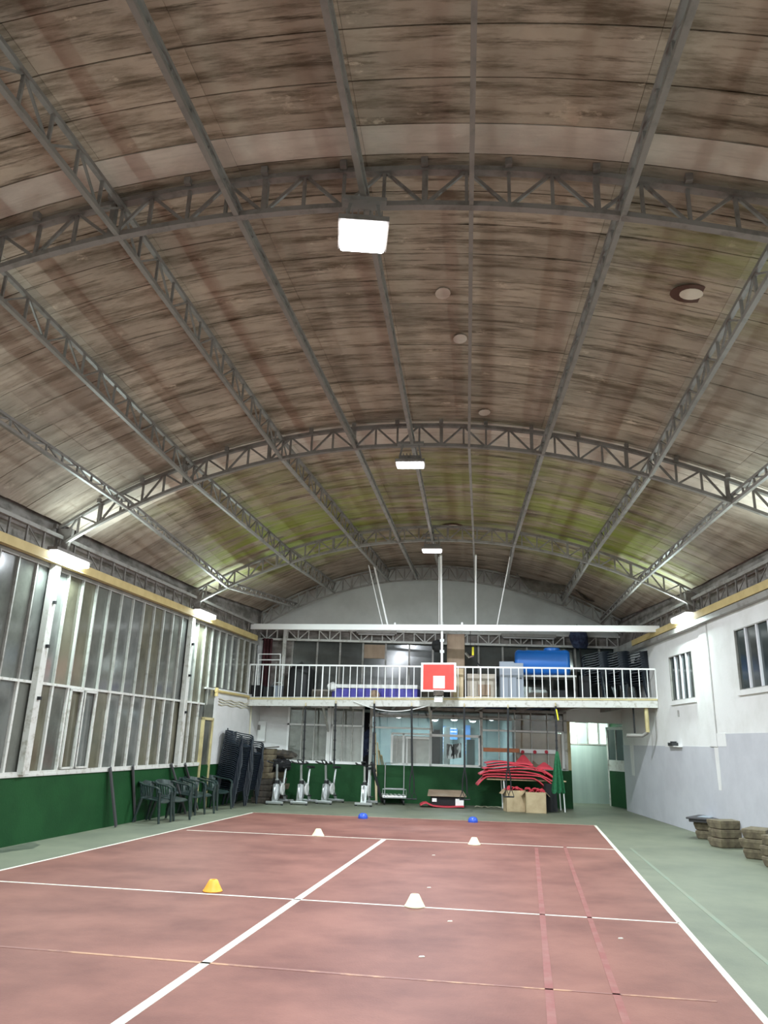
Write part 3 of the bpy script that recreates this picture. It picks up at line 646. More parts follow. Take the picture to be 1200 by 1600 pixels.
# ------------------------------------------------------------------ roof: backing, boards, trusses, purlins
mb = MB()
yls = [-6.2+i*.95 for i in range(31)]; yls = [y for y in yls if y < 22.5]+[22.9]
mb.sheet(lambda u,v: bottom_pt(u, yls[round(v*(len(yls)-1))], TOP+.04), 28, len(yls)-1, .05, (0,0,1))
ce = mb.build('ceiling', M['backing'], None, True); struct(ce)
rows = []
y = 6.65-.12
dn = [(y-.34, y, 'band')]
while y-.34 > 2.2 and len(dn) < 10:
    a = dn[-1][0]; dn.append((a-.455, a, 'ceiling'))
    if len(dn) > 9: break
rows = dn[::-1]; y = 6.53
while y < 12.05: rows.append((y, y+.462, 'ceiling')); y += .462
for _ in range(2): rows.append((y, y+.43, 'band')); y += .43
while y < 22.4: rows.append((y, y+.465, 'ceiling')); y += .465
npan = 0; far_mb = MB(); far_side = MB()
def panel_fn(t0, t1, ya, yb, dz):
    def fn(u, v):
        y = ya+(yb-ya)*v; tt = (0.,)+tuple(lerp_tab(TT, y))+(1.,)
        a = tt[t0]; b_ = tt[t0+1]; e = .0001
        return bottom_pt(a+e+(b_-a-2*e)*u, y, TOP+.016+dz)
    return fn
for ri, (ya, yb, kind) in enumerate(rows):
    for bay in range(10):
        dz = random.uniform(-.004,.004)
        fn = panel_fn(bay, 0, ya+.006, yb-.006, dz)
        mt = M['band'] if kind == 'band' else (M['ceiling_side'] if (bay in (0,1,8,9) and yb < 13) or bay in (0,9) else M['ceiling'])
        if ri < 30:
            MB().sheet(fn, 4, 1, .016, (0,0,1)).build('ceiling_board', mt, ce)
        else:
            (far_side if mt != M['ceiling'] else far_mb).sheet(fn, 4, 1, .016, (0,0,1))
o = far_mb.build('ceiling_boards', M['ceiling'], ce); o['kind'] = 'stuff'
o = far_side.build('side_ceiling_boards', M['ceiling_side'], ce); o['kind'] = 'stuff'
mb = MB()
yy = rows[0][0]
while yy > -6:
    for bay in range(10): mb.sheet(panel_fn(bay,0,yy-.448,yy-.007,random.uniform(-.01,.01)), 4, 1, .016, (0,0,1))
    yy -= .455
o = mb.build('near_ceiling_boards', M['ceiling_side'], ce); o['kind'] = 'stuff'
# damp rings with a pale patch
def roof_hit(px, py):
    d = ray(px,py).normalized(); p = O.copy()
    for i in range(2500):
        p = O+d*(2+i*.01)
        # nearest t/yl by simple iteration
        yl = p.y
        for _ in range(5):
            s = slope(yl); lx = -5.42+.19*(yl-11.86); yl = p.y-s*(p.x-lx)
        wd_ = (6.9-.04*21.4-(lx-.04*yl))/(1-.04*s); t = (p.x-lx)/wd_
        if 0 < t < 1 and p.z >= bottom_pt(t,yl,TOP-.012).z: return p
    return p
for px, py, r, lb in ((1080,460,.16,'ring'),(708,822,.17,'ring')):
    p = roof_hit(px,py)
    mp = Matrix.Translation(p)@Matrix.Rotation(.10 if px > 900 else 0,4,'Y')
    o = MB().lathe([(r*1.0,.004),(r*1.0,.010)],20).build('damp_patch', M['ring'], ce); o.matrix_world = mp@Matrix.Diagonal((1.35,1,1,1))
    o = MB().lathe([(r*.62,.0),(r*.62,.006)],16).build('pale_patch', M['beige_light'], ce); o.matrix_world = mp@Matrix.Diagonal((1.2,1,1,1))
for px, py in ((692,459),(719,530),(757,645)):
    p = roof_hit(px,py); o = MB().lathe([(.10,.003),(.09,.008)],12).build('pale_patch', M['band'], ce); o.matrix_world = Matrix.Translation(p)@Matrix.Diagonal((.9,1.2,1,1))
# arched trusses
def truss(yl, label, n, dep, mat, thin=1.):
    e = empty('arched_truss', loc=(0,0,0)); tag(e, label, 'truss')
    N_ = 40
    for nm, up, dd, wd_ in (('bottom_chord',.0,.05,.07),('top_chord',dep,.05,.08)):
        mb = MB(); P = [bottom_pt(i/N_, yl, up) for i in range(N_+1)]
        if nm == 'bottom_chord' : P = P
        for off in (-.5,.5):
            pass
        ax = Vector((-slope(yl),1,0)).normalized()
        vs = []; fs = []
        for p in P:
            for a_, b_ in ((-1,-1),(1,-1),(1,1),(-1,1)): vs.append(p+ax*(a_*wd_/2)+Vector((0,0,b_*dd/2*thin)))
        for i in range(N_):
            for k_ in range(4): fs.append((i*4+k_, i*4+(k_+1)%4, (i+1)*4+(k_+1)%4, (i+1)*4+k_))
        fs += [(0,1,2,3),(N_*4+3,N_*4+2,N_*4+1,N_*4)]
        mb.add(vs, fs).build(nm, mat, e)
    ax = Vector((-slope(yl),1,0))
    for i in range(n):
        a = i/n; b_ = (i+1)/n
        heavy = i%4 == 2
        bar_obj('strut', bottom_pt(a,yl), bottom_pt(a,yl,dep), .05 if heavy else .03, .06 if heavy else .03, mat, e, ax)
        if i%2: bar_obj('strut', bottom_pt(a,yl,dep), bottom_pt(b_,yl,0), .028, .028, mat, e, ax)
        else: bar_obj('strut', bottom_pt(a,yl,0), bottom_pt(b_,yl,dep), .028, .028, mat, e, ax)
        # fixing clips above the top chord
        if i%2 == 0 and yl < 13:
            p = bottom_pt(a,yl,dep); bar_obj('clip', p-ax*.07+Vector((0,0,.0)), p-ax*.07+Vector((0,0,.07)), .06, .05, mat, e, ax)
    return e
truss(1.35, 'arched lattice roof truss overhead, behind the camera', 30, .38, M['grey_steel'])
truss(6.65, 'arched lattice roof truss nearest the camera, above the largest lamp', 34, .38, M['grey_steel'])
truss(12.0, 'middle arched lattice roof truss, above the second ceiling lamp', 34, .34, M['grey_steel'])
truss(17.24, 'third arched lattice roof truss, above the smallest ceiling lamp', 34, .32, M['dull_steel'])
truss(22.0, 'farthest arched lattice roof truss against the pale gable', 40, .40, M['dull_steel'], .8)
# feet of the trusses on the columns
for yl in YL[1:]:
    for t, F_ in ((0.012,FL),(.988,FR)):
        p = bottom_pt(t,yl,-.05); o = MB().prism([(-.06,-.1),(.06,-.1),(.12,.3),(-.12,.3)],-.04,.04, Matrix.Rotation(PI/2,4,'X')).build('column_head', M['grey_steel']); o.matrix_world = Matrix.Translation(p); struct(o)
names = ['first','second','third','fourth','fifth','sixth','seventh','eighth','ninth']
for pi_ in range(9):
    lab = {0:'lattice roof purlin closest to the glazed left wall',1:'second lattice roof purlin from the glazed left wall',2:'third lattice roof purlin from the glazed left wall',3:'fourth roof purlin from the glazed left wall, left of the lamps',4:'roof purlin carrying the row of ceiling lamps',5:'thin roof purlin just right of the ceiling lamps',6:'second roof purlin right of the ceiling lamps',7:'third roof purlin right of the ceiling lamps',8:'lattice roof purlin closest to the white right wall'}[pi_]
    e = empty('roof_purlin', loc=(0,0,0)); tag(e, lab, 'purlin')
    wd_ = .04 if pi_ == 5 else .05
    ys = [1.35,6.65,12.,17.24,22.]; dep = (.13,.30,.32,.10,.15,.09,.17,.24,.12)[pi_]
    def pp(y, up=0.): return bottom_pt(lerp_tab(TT,y)[pi_], y, up)
    for ya, yb in zip(ys, ys[1:]):
        A, B_, A2, B2 = pp(ya), pp(yb), pp(ya,dep), pp(yb,dep)
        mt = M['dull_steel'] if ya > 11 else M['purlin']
        bar_obj('bottom_flange', A, B_, wd_, .045, mt, e); bar_obj('top_flange', A2, B2, wd_, .04, M['grey_steel'], e)
        n = 14
        for i in range(n):
            a = i/n; b_ = (i+1)/n
            bar_obj('strut', A.lerp(B_,a), A2.lerp(B2,a), .026, .026, M['grey_steel'], e)
            if i%2: bar_obj('strut', A.lerp(B_,a), A2.lerp(B2,b_), .02, .02, M['grey_steel'], e)
            else: bar_obj('strut', A2.lerp(B2,a), A.lerp(B_,b_), .02, .02, M['grey_steel'], e)
# ------------------------------------------------------------------ lamps
def high_lamp(p, yaw, label, sx, sy, k=1., th=.045):
    e = empty('ceiling_lamp', Matrix.Translation(p)@Matrix.Rotation(yaw,4,'Z')); tag(e, label, 'lamp', 'square lamps under the roof ridge')
    h = MB().prism([(-sx/2-.02,-sy/2-.02),(sx/2+.02,-sy/2-.02),(sx/2+.02,sy/2+.02),(-sx/2-.02,sy/2+.02)],.0,.05)
    h.box(-sx*.42,sx*.42,-sy*.30,sy*.30,.05,.13)
    for i in range(7): h.box(-sx*.4+i*sx*.13,-sx*.4+i*sx*.13+.012,-sy*.36,sy*.36,.05,.16)
    h.build('housing', M['grey_steel'], e)
    MB().box(-sx/2,sx/2,-sy/2,sy/2,-th,.0).build('lamp_diffuser', M['emit'], e, bevel=th*.6)
    for s in (-1,1): bar_obj('hanger', (s*sx*.4,0,.12), (s*sx*.3,0,.34), .015, .03, M['grey_steel'], e)
    box_obj('mounting_plate', -sx*.5,sx*.5,-.06,.06,.33,.37, M['grey_steel'], e)
    a = area('lamp_light', None, sx*.9, sy*.9, P_HIGH*k, COOL, mat=Matrix.Translation(Vector(p)+Vector((0,0,-.06)))@Matrix.Rotation(yaw,4,'Z'))
    return e
zl = 5.98
p = at_z(567,368,5.92); high_lamp(p, .06, 'large square lit lamp under the nearest roof truss', .40, .38)
p = at_z(641,726,5.82); high_lamp(p, -.1, 'lit lamp under the middle roof truss', .42, .24, 1., .03)
p = at_z(675,860,5.73); high_lamp(p, -.1, 'smallest lit lamp, under the third roof truss', .42, .24, 1., .03)
q = bottom_pt(.484,1.35,-.35); high_lamp(q, .1, 'lit roof lamp overhead behind the camera', .44, .46, .55)
q = bottom_pt(.484,-3.8,-.35); high_lamp(q, .1, 'lit roof lamp at the rear end of the hall', .44, .46, .5)
def side_lamp(F_, x, sgn, label, ln=1.0, z=4.37):
    e = empty('wall_lamp', F_@Matrix.Translation((x,sgn*.20,z))); tag(e, label, 'lamp', 'tube lamps on the wall columns')
    MB().box(-ln/2,ln/2,-.09,.09,.04,.09).build('housing', M['grey_steel'], e)
    MB().box(-ln/2+.02,ln/2-.02,-.08,.08,-.06,.04).build('lamp_diffuser', M['emit_side'], e, bevel=.03)
    bar_obj('bracket', (0,-sgn*.2,.07), (0,sgn*.02,.07), .04, .03, M['grey_steel'], e)
    area('tube_light', None, ln*.95, .15, P_SIDE, (.80,1.,.97), mat=F_@Matrix.Translation((x,sgn*.24,z-.08))@Matrix.Rotation(sgn*.45,4,'X'))
    # the tube also throws light upward and along the wall
    area('tube_light', None, ln*.95, .05, P_SIDE*.3, (.80,1.,.97), mat=F_@Matrix.Translation((x,sgn*.36,z+.02))@Matrix.Rotation(sgn*2.3,4,'X'))
side_lamp(FL, 12.15*SL_, -1, 'tube lamp on the glazed left wall, nearer of the two')
side_lamp(FL, 17.62*SL_, -1, 'tube lamp on the glazed left wall, nearer the gallery')
side_lamp(FR, 16.05*SR_, 1, 'tube lamp on the white right wall column')
for yl in (6.9,1.6,-3.8): side_lamp(FL, yl*SL_, -1, 'tube lamp on the left wall column outside the view, %s' % {6.9:'beside the nearest truss',1.6:'behind the camera',-3.8:'at the rear'}[yl])
for yl in (10.4,5.0,0.): side_lamp(FR, yl*SR_, 1, 'tube lamp on the right wall column outside the view, %s' % {10.4:'beside the middle truss',5.:'beside the nearest truss',0.:'behind the camera'}[yl])
# ------------------------------------------------------------------ small things
def place(o, px, py, rz=0, z=0.):
    p = at_z(px,py,z); o.location = (p.x,p.y,z); o.rotation_euler = (0,0,rz); return o
# plastic armchair, facing +x
def make_chair(mat, name='plastic_armchair'):
    t = empty(name, loc=(0,0,0))
    MB().sheet(lambda u,v: (-.21+.43*u, (v-.5)*(.42+.05*u), .41+.015*math.cos(u*PI)-.02*math.sin(v*PI)-(.03*(u-.85)/.15 if u > .85 else 0)), 8, 6, .014, (0,0,1)).build('seat', mat, t, True)
    bk_ = MB()
    def bp(u,v): return (-.21-.11*v-.035*math.cos((u-.5)*PI)+.10*v*abs(2*u-1)**3, (u-.5)*(.42+.12*v), .42+.34*v-.05*v*abs(2*u-1)**3)
    for a, b_, c, d in ((0,.13,0,1),(.87,1,0,1),(.13,.87,.74,1),(.13,.87,0,.12),(.21,.28,.12,.74),(.35,.42,.12,.74),(.49,.56,.12,.74),(.63,.70,.12,.74),(.76,.82,.12,.74)):
        bk_.sheet(lambda u,v,a=a,b_=b_,c=c,d=d: bp(a+(b_-a)*u, c+(d-c)*v), 3, 4, .014, (-1,0,0))
    bk_.build('backrest', mat, t, True)
    K = [(-.24,.245,.71),(-.12,.285,.675),(.04,.305,.655),(.16,.305,.64),(.225,.30,.60),(.24,.295,.52)]
    for s in (-1,1):
        def arm(u, v, s=s):
            x = u*(len(K)-1); i = min(int(x),len(K)-2); f = x-i; p = [K[i][j]+(K[i+1][j]-K[i][j])*f for j in range(3)]
            return (p[0], s*(p[1]+(v-.5)*.075), p[2])
        MB().sheet(arm, 10, 2, .022, (-.2,0,1)).build('armrest', mat, t, True)
        MB().tube([(.235,s*.295,.56),(.225,s*.275,.40),(.27,s*.29,0)],[.030,.032,.022],6).build('leg', mat, t, True)
        MB().tube([(-.20,s*.20,.44),(-.31,s*.245,0)],[.034,.022],6).build('leg', mat, t, True)
    kids(t); return t
used = set()
ch0 = make_chair(M['green_plastic'])
spots = [(233,1284,-.15,'dark green plastic armchair nearest the camera by the left wall'),(258,1281,-.35,'dark green plastic armchair behind the nearest one, touching it'),
         (285,1273,-.2,'dark green plastic armchair in the middle of the left wall row'),(299,1271,-.45,'dark green plastic armchair tucked beside the fourth leaning board'),(329,1264,-.3,'dark green plastic armchair standing in front of the yellow door frame')]
for i, (px, py, a, lb) in enumerate(spots):
    o = ch0 if i == 0 else copy_tree(ch0); place(o, px, py, a-.1); o.location.x += .09; tag(o, lb, 'chair', 'plastic armchairs along the left wall')
ch1 = make_chair(M['navy_plastic'], 'stacking_chair'); first = True
def stack(base, rz, n, grp, lab, dz=.045):
    global first
    for i in range(n):
        if first: o = ch1; first = False
        else: o = copy_tree(ch1)
        o.location = (base[0]+math.cos(rz)*.006*i, base[1]+math.sin(rz)*.006*i, base[2]+dz*i); o.rotation_euler = (0,0,rz+random.uniform(-.02,.02))
        pos = 'bottom dark chair' if i == 0 else ('top dark chair' if i == n-1 else 'dark chair in the middle')
        o['group'] = grp+', '+('bottom' if i == 0 else 'top' if i == n-1 else 'middle'); o['category'] = 'chair'; o['label'] = '%s of %s' % (pos, lab)
stack((-3.59,19.7,0), -.30, 24, 'dark chairs in the tall stack', 'the tallest dark chair stack by the white wall')
stack((-3.40,20.42,0), -.30, 20, 'dark chairs in the second stack', 'the dark chair stack beside the brown foam pile')
# leaning boards
for (ax, ay, bx_, by, wd_, lb) in ((168,1199,181,1293,.10,'dark board leaning on the green wall, nearest the camera'),(204,1196,211,1284,.09,'dark board leaning behind the nearest green chair'),(264,1193,290,1272,.09,'dark board leaning behind the middle green chair'),(286,1193,309,1266,.08,'dark board leaning left of the yellow door frame')):
    p = FL@(onL(ax,ay)+Vector((0,-.05,0))); q = at_z(bx_,by); q.z = .02
    o = MB().bar(p, q, wd_, .03, (1,0,.3)).build('leaning_board', M['foam_lid'], None, bevel=.004); tag(o, lb, 'board')
# foam steps
def make_step(name, mat, lid, L_=.66, W_=.42, H_=.150):
    t = empty(name, loc=(0,0,0))
    mb = MB(); pr = [(0,.02),(.06,0),(H_*.6,.0),(H_,.04)]
    vs = []
    for z, ins in ((0,.045),(.02,.03),(H_*.4,.018),(H_*.5,.014),(H_-.03,.0)):
        for sx, sy in ((-1,-1),(1,-1),(1,1),(-1,1)): vs.append((sx*(L_/2-ins), sy*(W_/2-ins), z))
    fs = [(3,2,1,0),(16,17,18,19)]+[(i*4+k_, i*4+(k_+1)%4, (i+1)*4+(k_+1)%4, (i+1)*4+k_) for i in range(4) for k_ in range(4)]
    mb.add(vs, fs).build('block', mat, t, bevel=.012)
    MB().box(-L_/2+.008,L_/2-.008,-W_/2+.008,W_/2-.008,H_-.032,H_-.002).build('top_pad', lid, t, bevel=.008)
    kids(t); return t
st0 = make_step('foam_step', M['foam'], M['foam']); st1 = make_step('foam_step', M['foam_dark'], M['foam_dark']); stf = {0:True,1:True}
def step(kind, loc, rz, label, grp, sc_=(1,1,1), tilt=0):
    src = (st0,st1)[kind]
    if stf[kind]: o = src; stf[kind] = False
    else: o = copy_tree(src)
    o.location = loc; o.rotation_euler = (tilt,0,rz); o.scale = sc_; tag(o, label, 'exercise step', grp); return o
for nm, px, py, cnt, rz in (('farthest stack by the grey wall',1112,1311,2,.9),('second stack by the grey wall',1146,1325,3,.25),('third stack by the grey wall',1195,1343,3,.85),('stack cut by the photo edge',1238,1358,3,.5)):
    p = at_z(px,py)
    for i in range(cnt):
        step(0, (p.x+random.uniform(-.03,.03), p.y+.14+random.uniform(-.03,.03), i*.151), rz+random.uniform(-.08,.08), 'brown foam step, %s in the %s' % (('bottom','second from below','third from below','top')[i] if i < cnt-1 else 'top', nm), 'brown foam steps on the '+nm, (.92,.9,1))
    if cnt == 2:
        o = MB().box(-.38,.38,-.24,.24,0,.05).box(-.42,.42,-.28,.28,.05,.085).build('step_lid', M['foam_lid'], None, bevel=.01); o.location = (p.x,p.y+.14,.304); o.rotation_euler = (0,0,rz); tag(o, 'charcoal step board lying on the farthest stack by the grey wall', 'board')
        MB().box(-.2,.2,-.12,.12,.085,.092).build('grip_pad', M['grey_cabinet'], o)
p = at_z(406,1256)
for i in range(9):
    z = i*.151
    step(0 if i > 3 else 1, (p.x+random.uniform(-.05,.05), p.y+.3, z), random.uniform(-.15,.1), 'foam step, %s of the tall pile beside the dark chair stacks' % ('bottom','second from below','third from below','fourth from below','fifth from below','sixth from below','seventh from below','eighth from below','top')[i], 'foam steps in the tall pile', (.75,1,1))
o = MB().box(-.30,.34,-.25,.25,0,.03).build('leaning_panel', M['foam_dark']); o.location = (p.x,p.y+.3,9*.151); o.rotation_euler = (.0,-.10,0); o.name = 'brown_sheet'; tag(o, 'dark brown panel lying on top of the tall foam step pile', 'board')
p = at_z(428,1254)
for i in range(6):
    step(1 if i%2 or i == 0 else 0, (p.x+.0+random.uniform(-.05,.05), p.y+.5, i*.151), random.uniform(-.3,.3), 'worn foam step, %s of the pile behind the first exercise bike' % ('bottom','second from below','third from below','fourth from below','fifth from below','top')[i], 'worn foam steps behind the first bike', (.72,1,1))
def blob(name, c, r, mat, label, cat, seed=0, n=14, m_=9):
    rnd = random.Random(seed); ph = [rnd.uniform(0,6) for _ in range(6)]
    vs = []; fs = []
    for i in range(m_+1):
        th = PI*i/m_
        for k_ in range(n):
            a = 2*PI*k_/n; f = 1+.10*math.sin(3*a+ph[0]+2*th)+.08*math.sin(5*th+ph[1]+a*2)+.05*math.sin(7*a+ph[2])
            vs.append((r[0]*f*math.sin(th)*math.cos(a), r[1]*f*math.sin(th)*math.sin(a), max(-r[2]*.92, r[2]*f*math.cos(th))))
    fs = [(i*n+k_, i*n+(k_+1)%n, (i+1)*n+(k_+1)%n, (i+1)*n+k_) for i in range(m_) for k_ in range(n)]
    o = MB().add(vs, fs).build(name, mat, None, True); o.location = c; tag(o, label, cat); return o
b_ = blob('black_bag', (p.x+.05,p.y+.30,.93), (.34,.2,.17), M['black_cloth'], 'black bag slumped on the worn steps behind the first bike', 'bag', 3)
MB().tube([(-.15,-.05,.14),(-.05,-.1,.24),(.08,-.1,.24),(.16,-.05,.14)],.012,6).build('handle', M['black_cloth'], b_)
blob('rolled_blanket', (p.x+.08,p.y+.42,1.20), (.40,.22,.12), M['foam_dark'], 'crumpled dark brown blanket on top of the worn foam steps', 'blanket', 5)
# spin bikes
def make_bike():
    t = empty('exercise_bike', loc=(0,0,0)); W = M['silver']; D = M['black_rubber']
    # length along y (front wheel towards -y = the camera), width along x
    for y in (-.42,.42):
        MB().box(-.23,.23,y-.035,y+.035,.03,.09).build('stabiliser', W, t, bevel=.01)
        for s in (-1,1): MB().lathe([(.03,0),(.035,.03)],10,(s*.20,y,0)).build('foot', D, t)
    MB().bar((0,-.42,.07),(0,.42,.07),.06,.05).bar((0,.40,.08),(0,.02,.50),.06,.06).bar((0,-.40,.08),(0,-.34,.62),.05,.07).bar((0,-.34,.60),(0,.05,.46),.06,.08).build('frame', W, t, bevel=.008)
    MB().bar((-.05,-.42,.08),(-.05,-.36,.5),.02,.05).bar((.05,-.42,.08),(.05,-.36,.5),.02,.05).build('fork', W, t)
    fw = MB().lathe([(.05,-.012),(.19,-.02),(.215,-.02),(.22,0),(.215,.02),(.19,.02),(.05,.012)],26).build('flywheel', M['silver'], t, True); fw.matrix_local = Matrix.Translation((0,-.30,.30))@Matrix.Rotation(PI/2,4,'Y')
    MB().box(-.045,.045,-.38,-.22,.50,.60).build('brake_housing', D, t, bevel=.02)
    MB().bar((0,.18,.38),(0,.30,.86),.045,.045).build('seat_post', W, t, bevel=.006)
    MB().sheet(lambda u,v: ((v-.5)*(.06+.16*u), .14+.26*u, .88+.02*math.sin(u*PI)), 6, 4, .045, (0,0,1)).build('saddle', D, t, True)
    MB().bar((0,-.34,.58),(0,-.40,.98),.05,.05).build('handlebar_post', W, t, bevel=.006)
    MB().tube([(-.20,-.58,1.06),(-.20,-.42,1.03),(0,-.40,1.0),(.20,-.42,1.03),(.20,-.58,1.06)],.017,8).tube([(-.06,-.42,1.02),(-.05,-.58,1.10),(.05,-.58,1.10),(.06,-.42,1.02)],.015,8).build('handlebar', D, t, True)
    hb_ = t.children[-1] if False else [c for c in bpy.data.objects if c.parent == t and c.name.startswith('handlebar') and 'post' not in c.name][-1]
    for s in (-1,1): MB().tube([(s*.20,-.60,1.063),(s*.20,-.47,1.04)],.022,8).build('grip', M['foam_lid'], hb_, True)
    for s in (-1,1):
        ck = MB().bar((s*.06,0,.36),(s*.08,.0+s*.02,.36-s*.15),.018,.03).build('crank', M['chrome'], t)
        MB().box(s*.08,s*.08+s*.09,-.04+s*.02,.05+s*.02,.34-s*.15,.365-s*.15).build('pedal', D, ck)
    g_ = MB().lathe([(.02,-.015),(.14,-.02),(.15,0),(.14,.02),(.02,.015)],20).build('chain_guard', M['white_plastic'], t, True); g_.matrix_local = Matrix.Translation((.045,0,.36))@Matrix.Rotation(PI/2,4,'Y')
    kids(t); return t
bk0 = make_bike()
for i, (px, py, a, lb) in enumerate(((434,1258,-.22,'silver exercise bike in front of the foam step piles'),(473,1258,-.25,'silver exercise bike under the first black strap'),(514,1257,-.35,'silver exercise bike under the second black strap'),(572,1260,-.18,'silver exercise bike in front of the hanging coats'))):
    o = bk0 if i == 0 else copy_tree(bk0); place(o, px, py, a); o.location.y += .42; tag(o, lb, 'exercise bike', 'exercise bikes by the green wall')
# platform trolley
t = empty('platform_trolley', loc=(0,0,0)); place(t, 617, 1258, .05); tag(t, 'silver platform trolley with tall push frame by the leaning timber', 'trolley'); t.location.y += .35
MB().box(-.36,.28,-.38,.36,.17,.23).build('deck', M['silver'], t, bevel=.01)
MB().tube([(-.26,.34,.2),(-.26,.36,1.05),(.27,.36,1.05),(.27,.34,.2)],.018,8).tube([(-.26,.35,.38),(.27,.35,.38)],.012,6).build('push_frame', M['silver'], t, True)
MB().tube([(-.36,-.36,.22),(-.36,-.36,.40),(.28,-.36,.40),(.28,-.36,.22)],.014,8).build('front_rail', M['silver'], t, True)
for s in (-.30,.22):
    for y in (-.30,.28): MB().lathe([(.065,-.02),(.07,0),(.065,.02)],14).build('wheel', M['black_rubber'], t, True).matrix_local = Matrix.Translation((s,y,.07))@Matrix.Rotation(PI/2,4,'Y')
    
for i in range(6): bar_obj('deck_slat', (-.32+i*.115,-.37,.235), (-.32+i*.115,.35,.235), .06, .012, M['white_plastic'], t)
# leaning timber beside the trolley
for i, (ax, ay, bx_, by, mt, wd_, lb) in enumerate(((586,1145,588,1254,'pale_wood',.06,'upright pale timber, left one of the leaning bundle'),(590,1160,596,1253,'pale_wood',.04,'thin pale batten leaning beside the black one'),(592,1172,606,1238,'pale_wood',.05,'pale timber leaning steeply behind the trolley'),(596,1180,610,1245,'pale_wood',.045,'short pale timber leaning against the trolley frame'),(583,1200,604,1252,'black_rubber',.12,'wide black board leaning in the timber bundle'),(581,1190,597,1254,'black_rubber',.07,'narrow black pole leaning in the timber bundle'))):
    p = FB@(onB(ax,ay)+Vector((0,-.06-.02*i,0))); q = at_z(bx_,by); q.z = .02; q = q.lerp(Vector((p.x+(q.x-p.x),q.y,0)),0)
    o = MB().bar(p, q, wd_, .03, (0,1,.2)).build('leaning_timber', M[mt], None, bevel=.003); tag(o, lb, 'timber')
# brown box lid and red mat on the floor
p = at_z(692,1262)
o = MB().sheet(lambda u,v: (-.62+1.15*u, -.12+.45*v, .02+.07*math.exp(-((u-.12)/.10)**2)+.01*math.sin(u*8)), 14, 3, .03, (0,0,1)).build('red_floor_mat', M['red_mat'], None, True); o.location = (p.x+.02,p.y+.02,0); tag(o, 'red foam mat with a curled end under the brown box on the floor', 'mat')
o = MB().box(-.42,.45,-.02,.30,.0,.22).build('flat_box', M['black_cloth'], None); o.location = (p.x+.12,p.y+.12,.055); tag(o, 'low dark box with brown lid on the red floor mat', 'box')
MB().sheet(lambda u,v: (-.50+.98*u+.06*(v-.5)*(1-2*u), -.10+.45*v, .22+.12*v), 2, 2, .025, (0,0,1)).build('lid', M['brown_board'], o)
MB().box(.22,.44,-.045,-.02,.0,.17).build('white_label', M['white_bright'], o)
MB().box(-.40,-.28,-.045,-.02,.08,.17).build('white_label', M['white_bright'], o)
# mat table
tb = empty('folding_table', loc=(0,0,0)); pa = at_z(786,1266); pb_ = at_z(879,1270); cx = (at_z(760,1265).x+at_z(880,1268).x)/2
tb.location = (cx, pa.y+.15, 0); tb.rotation_euler = (0,0,-.04); tag(tb, 'long folding table with white legs under the red mats', 'table')
MB().box(-1.0,1.08,-.2,.50,.74,.77).build('table_top', M['pale_wood'], tb, bevel=.005)
for x in (-.55,1.0):
    for y in (-.15,.42): MB().tube([(x,y,.74),(x+.03,y,0)],.017,8).build('leg', M['white_bright'], tb, True)
MB().tube([(.78,-.15,.72),(1.0,-.15,.52)],.011,6).build('brace', M['white_bright'], tb, True)
def red_mat(i, x0, x1, z0, dl, dr, amp, ph, y0=-.30, y1=.38, sk=0.):
    def fn(u, v):
        x = x0+(x1-x0)*u; z = z0+amp*math.sin(u*PI*1.15+ph)+.012*math.sin(u*9+i)
        if x < -1.0: z -= dl*((-1.0-x)/.35)**1.3
        if u > .80: z -= dr*((u-.80)/.2)**1.5
        return (x+sk*(v-.5), y0+(y1-y0)*v+.03*math.sin(u*4+i), z)
    o = MB().sheet(fn, 24, 3, .030, (0,0,1)).build('red_exercise_mat', M['red_mat'], None, True)
    o.location = tb.location; o.rotation_euler = tb.rotation_euler
    nm = ('lowest','second lowest','third lowest','fourth','fifth','sixth','seventh','top')[i]
    tag(o, '%s sagging red foam mat in the pile on the folding table' % nm, 'mat', 'red foam mats piled on the table')
red_mat(0,-1.25,.55,.785,.30,.22,.03,0)
red_mat(1,-1.10,.75,.84,.10,.18,.05,.1,-.32,.36,.04)
red_mat(2,-1.18,.70,.90,.16,.10,.06,.2,-.28,.40)
red_mat(3,-1.00,.78,.965,.05,.16,.06,-.1,-.33,.34,-.05)
red_mat(4,-1.08,.82,1.02,.08,.20,.07,.1,-.26,.40)
red_mat(5,-.98,.55,1.08,.05,.14,.06,.3,-.31,.36,.05)
red_mat(6,-1.02,.30,1.14,.06,.08,.05,.2,-.28,.36)
for k_, (x, z, wdt, h, lb) in enumerate(((.0,1.13,.55,.30,'red mat folded into a peak on top of the pile, middle'),(.55,1.04,.55,.20,'red mat folded into a lower peak at the right of the pile'))):
    o = MB().prism([(-wdt/2,0),(wdt/2,0),(wdt*.10,h),(-wdt*.02,h)],-.03,.0, Matrix.Rotation(PI/2-.5,4,'X')).build('folded_red_mat', M['red_mat'], None, bevel=.008); o.location = tb.location+Vector((x,-.02,z)); tag(o, lb, 'mat', 'red foam mats piled on the table')
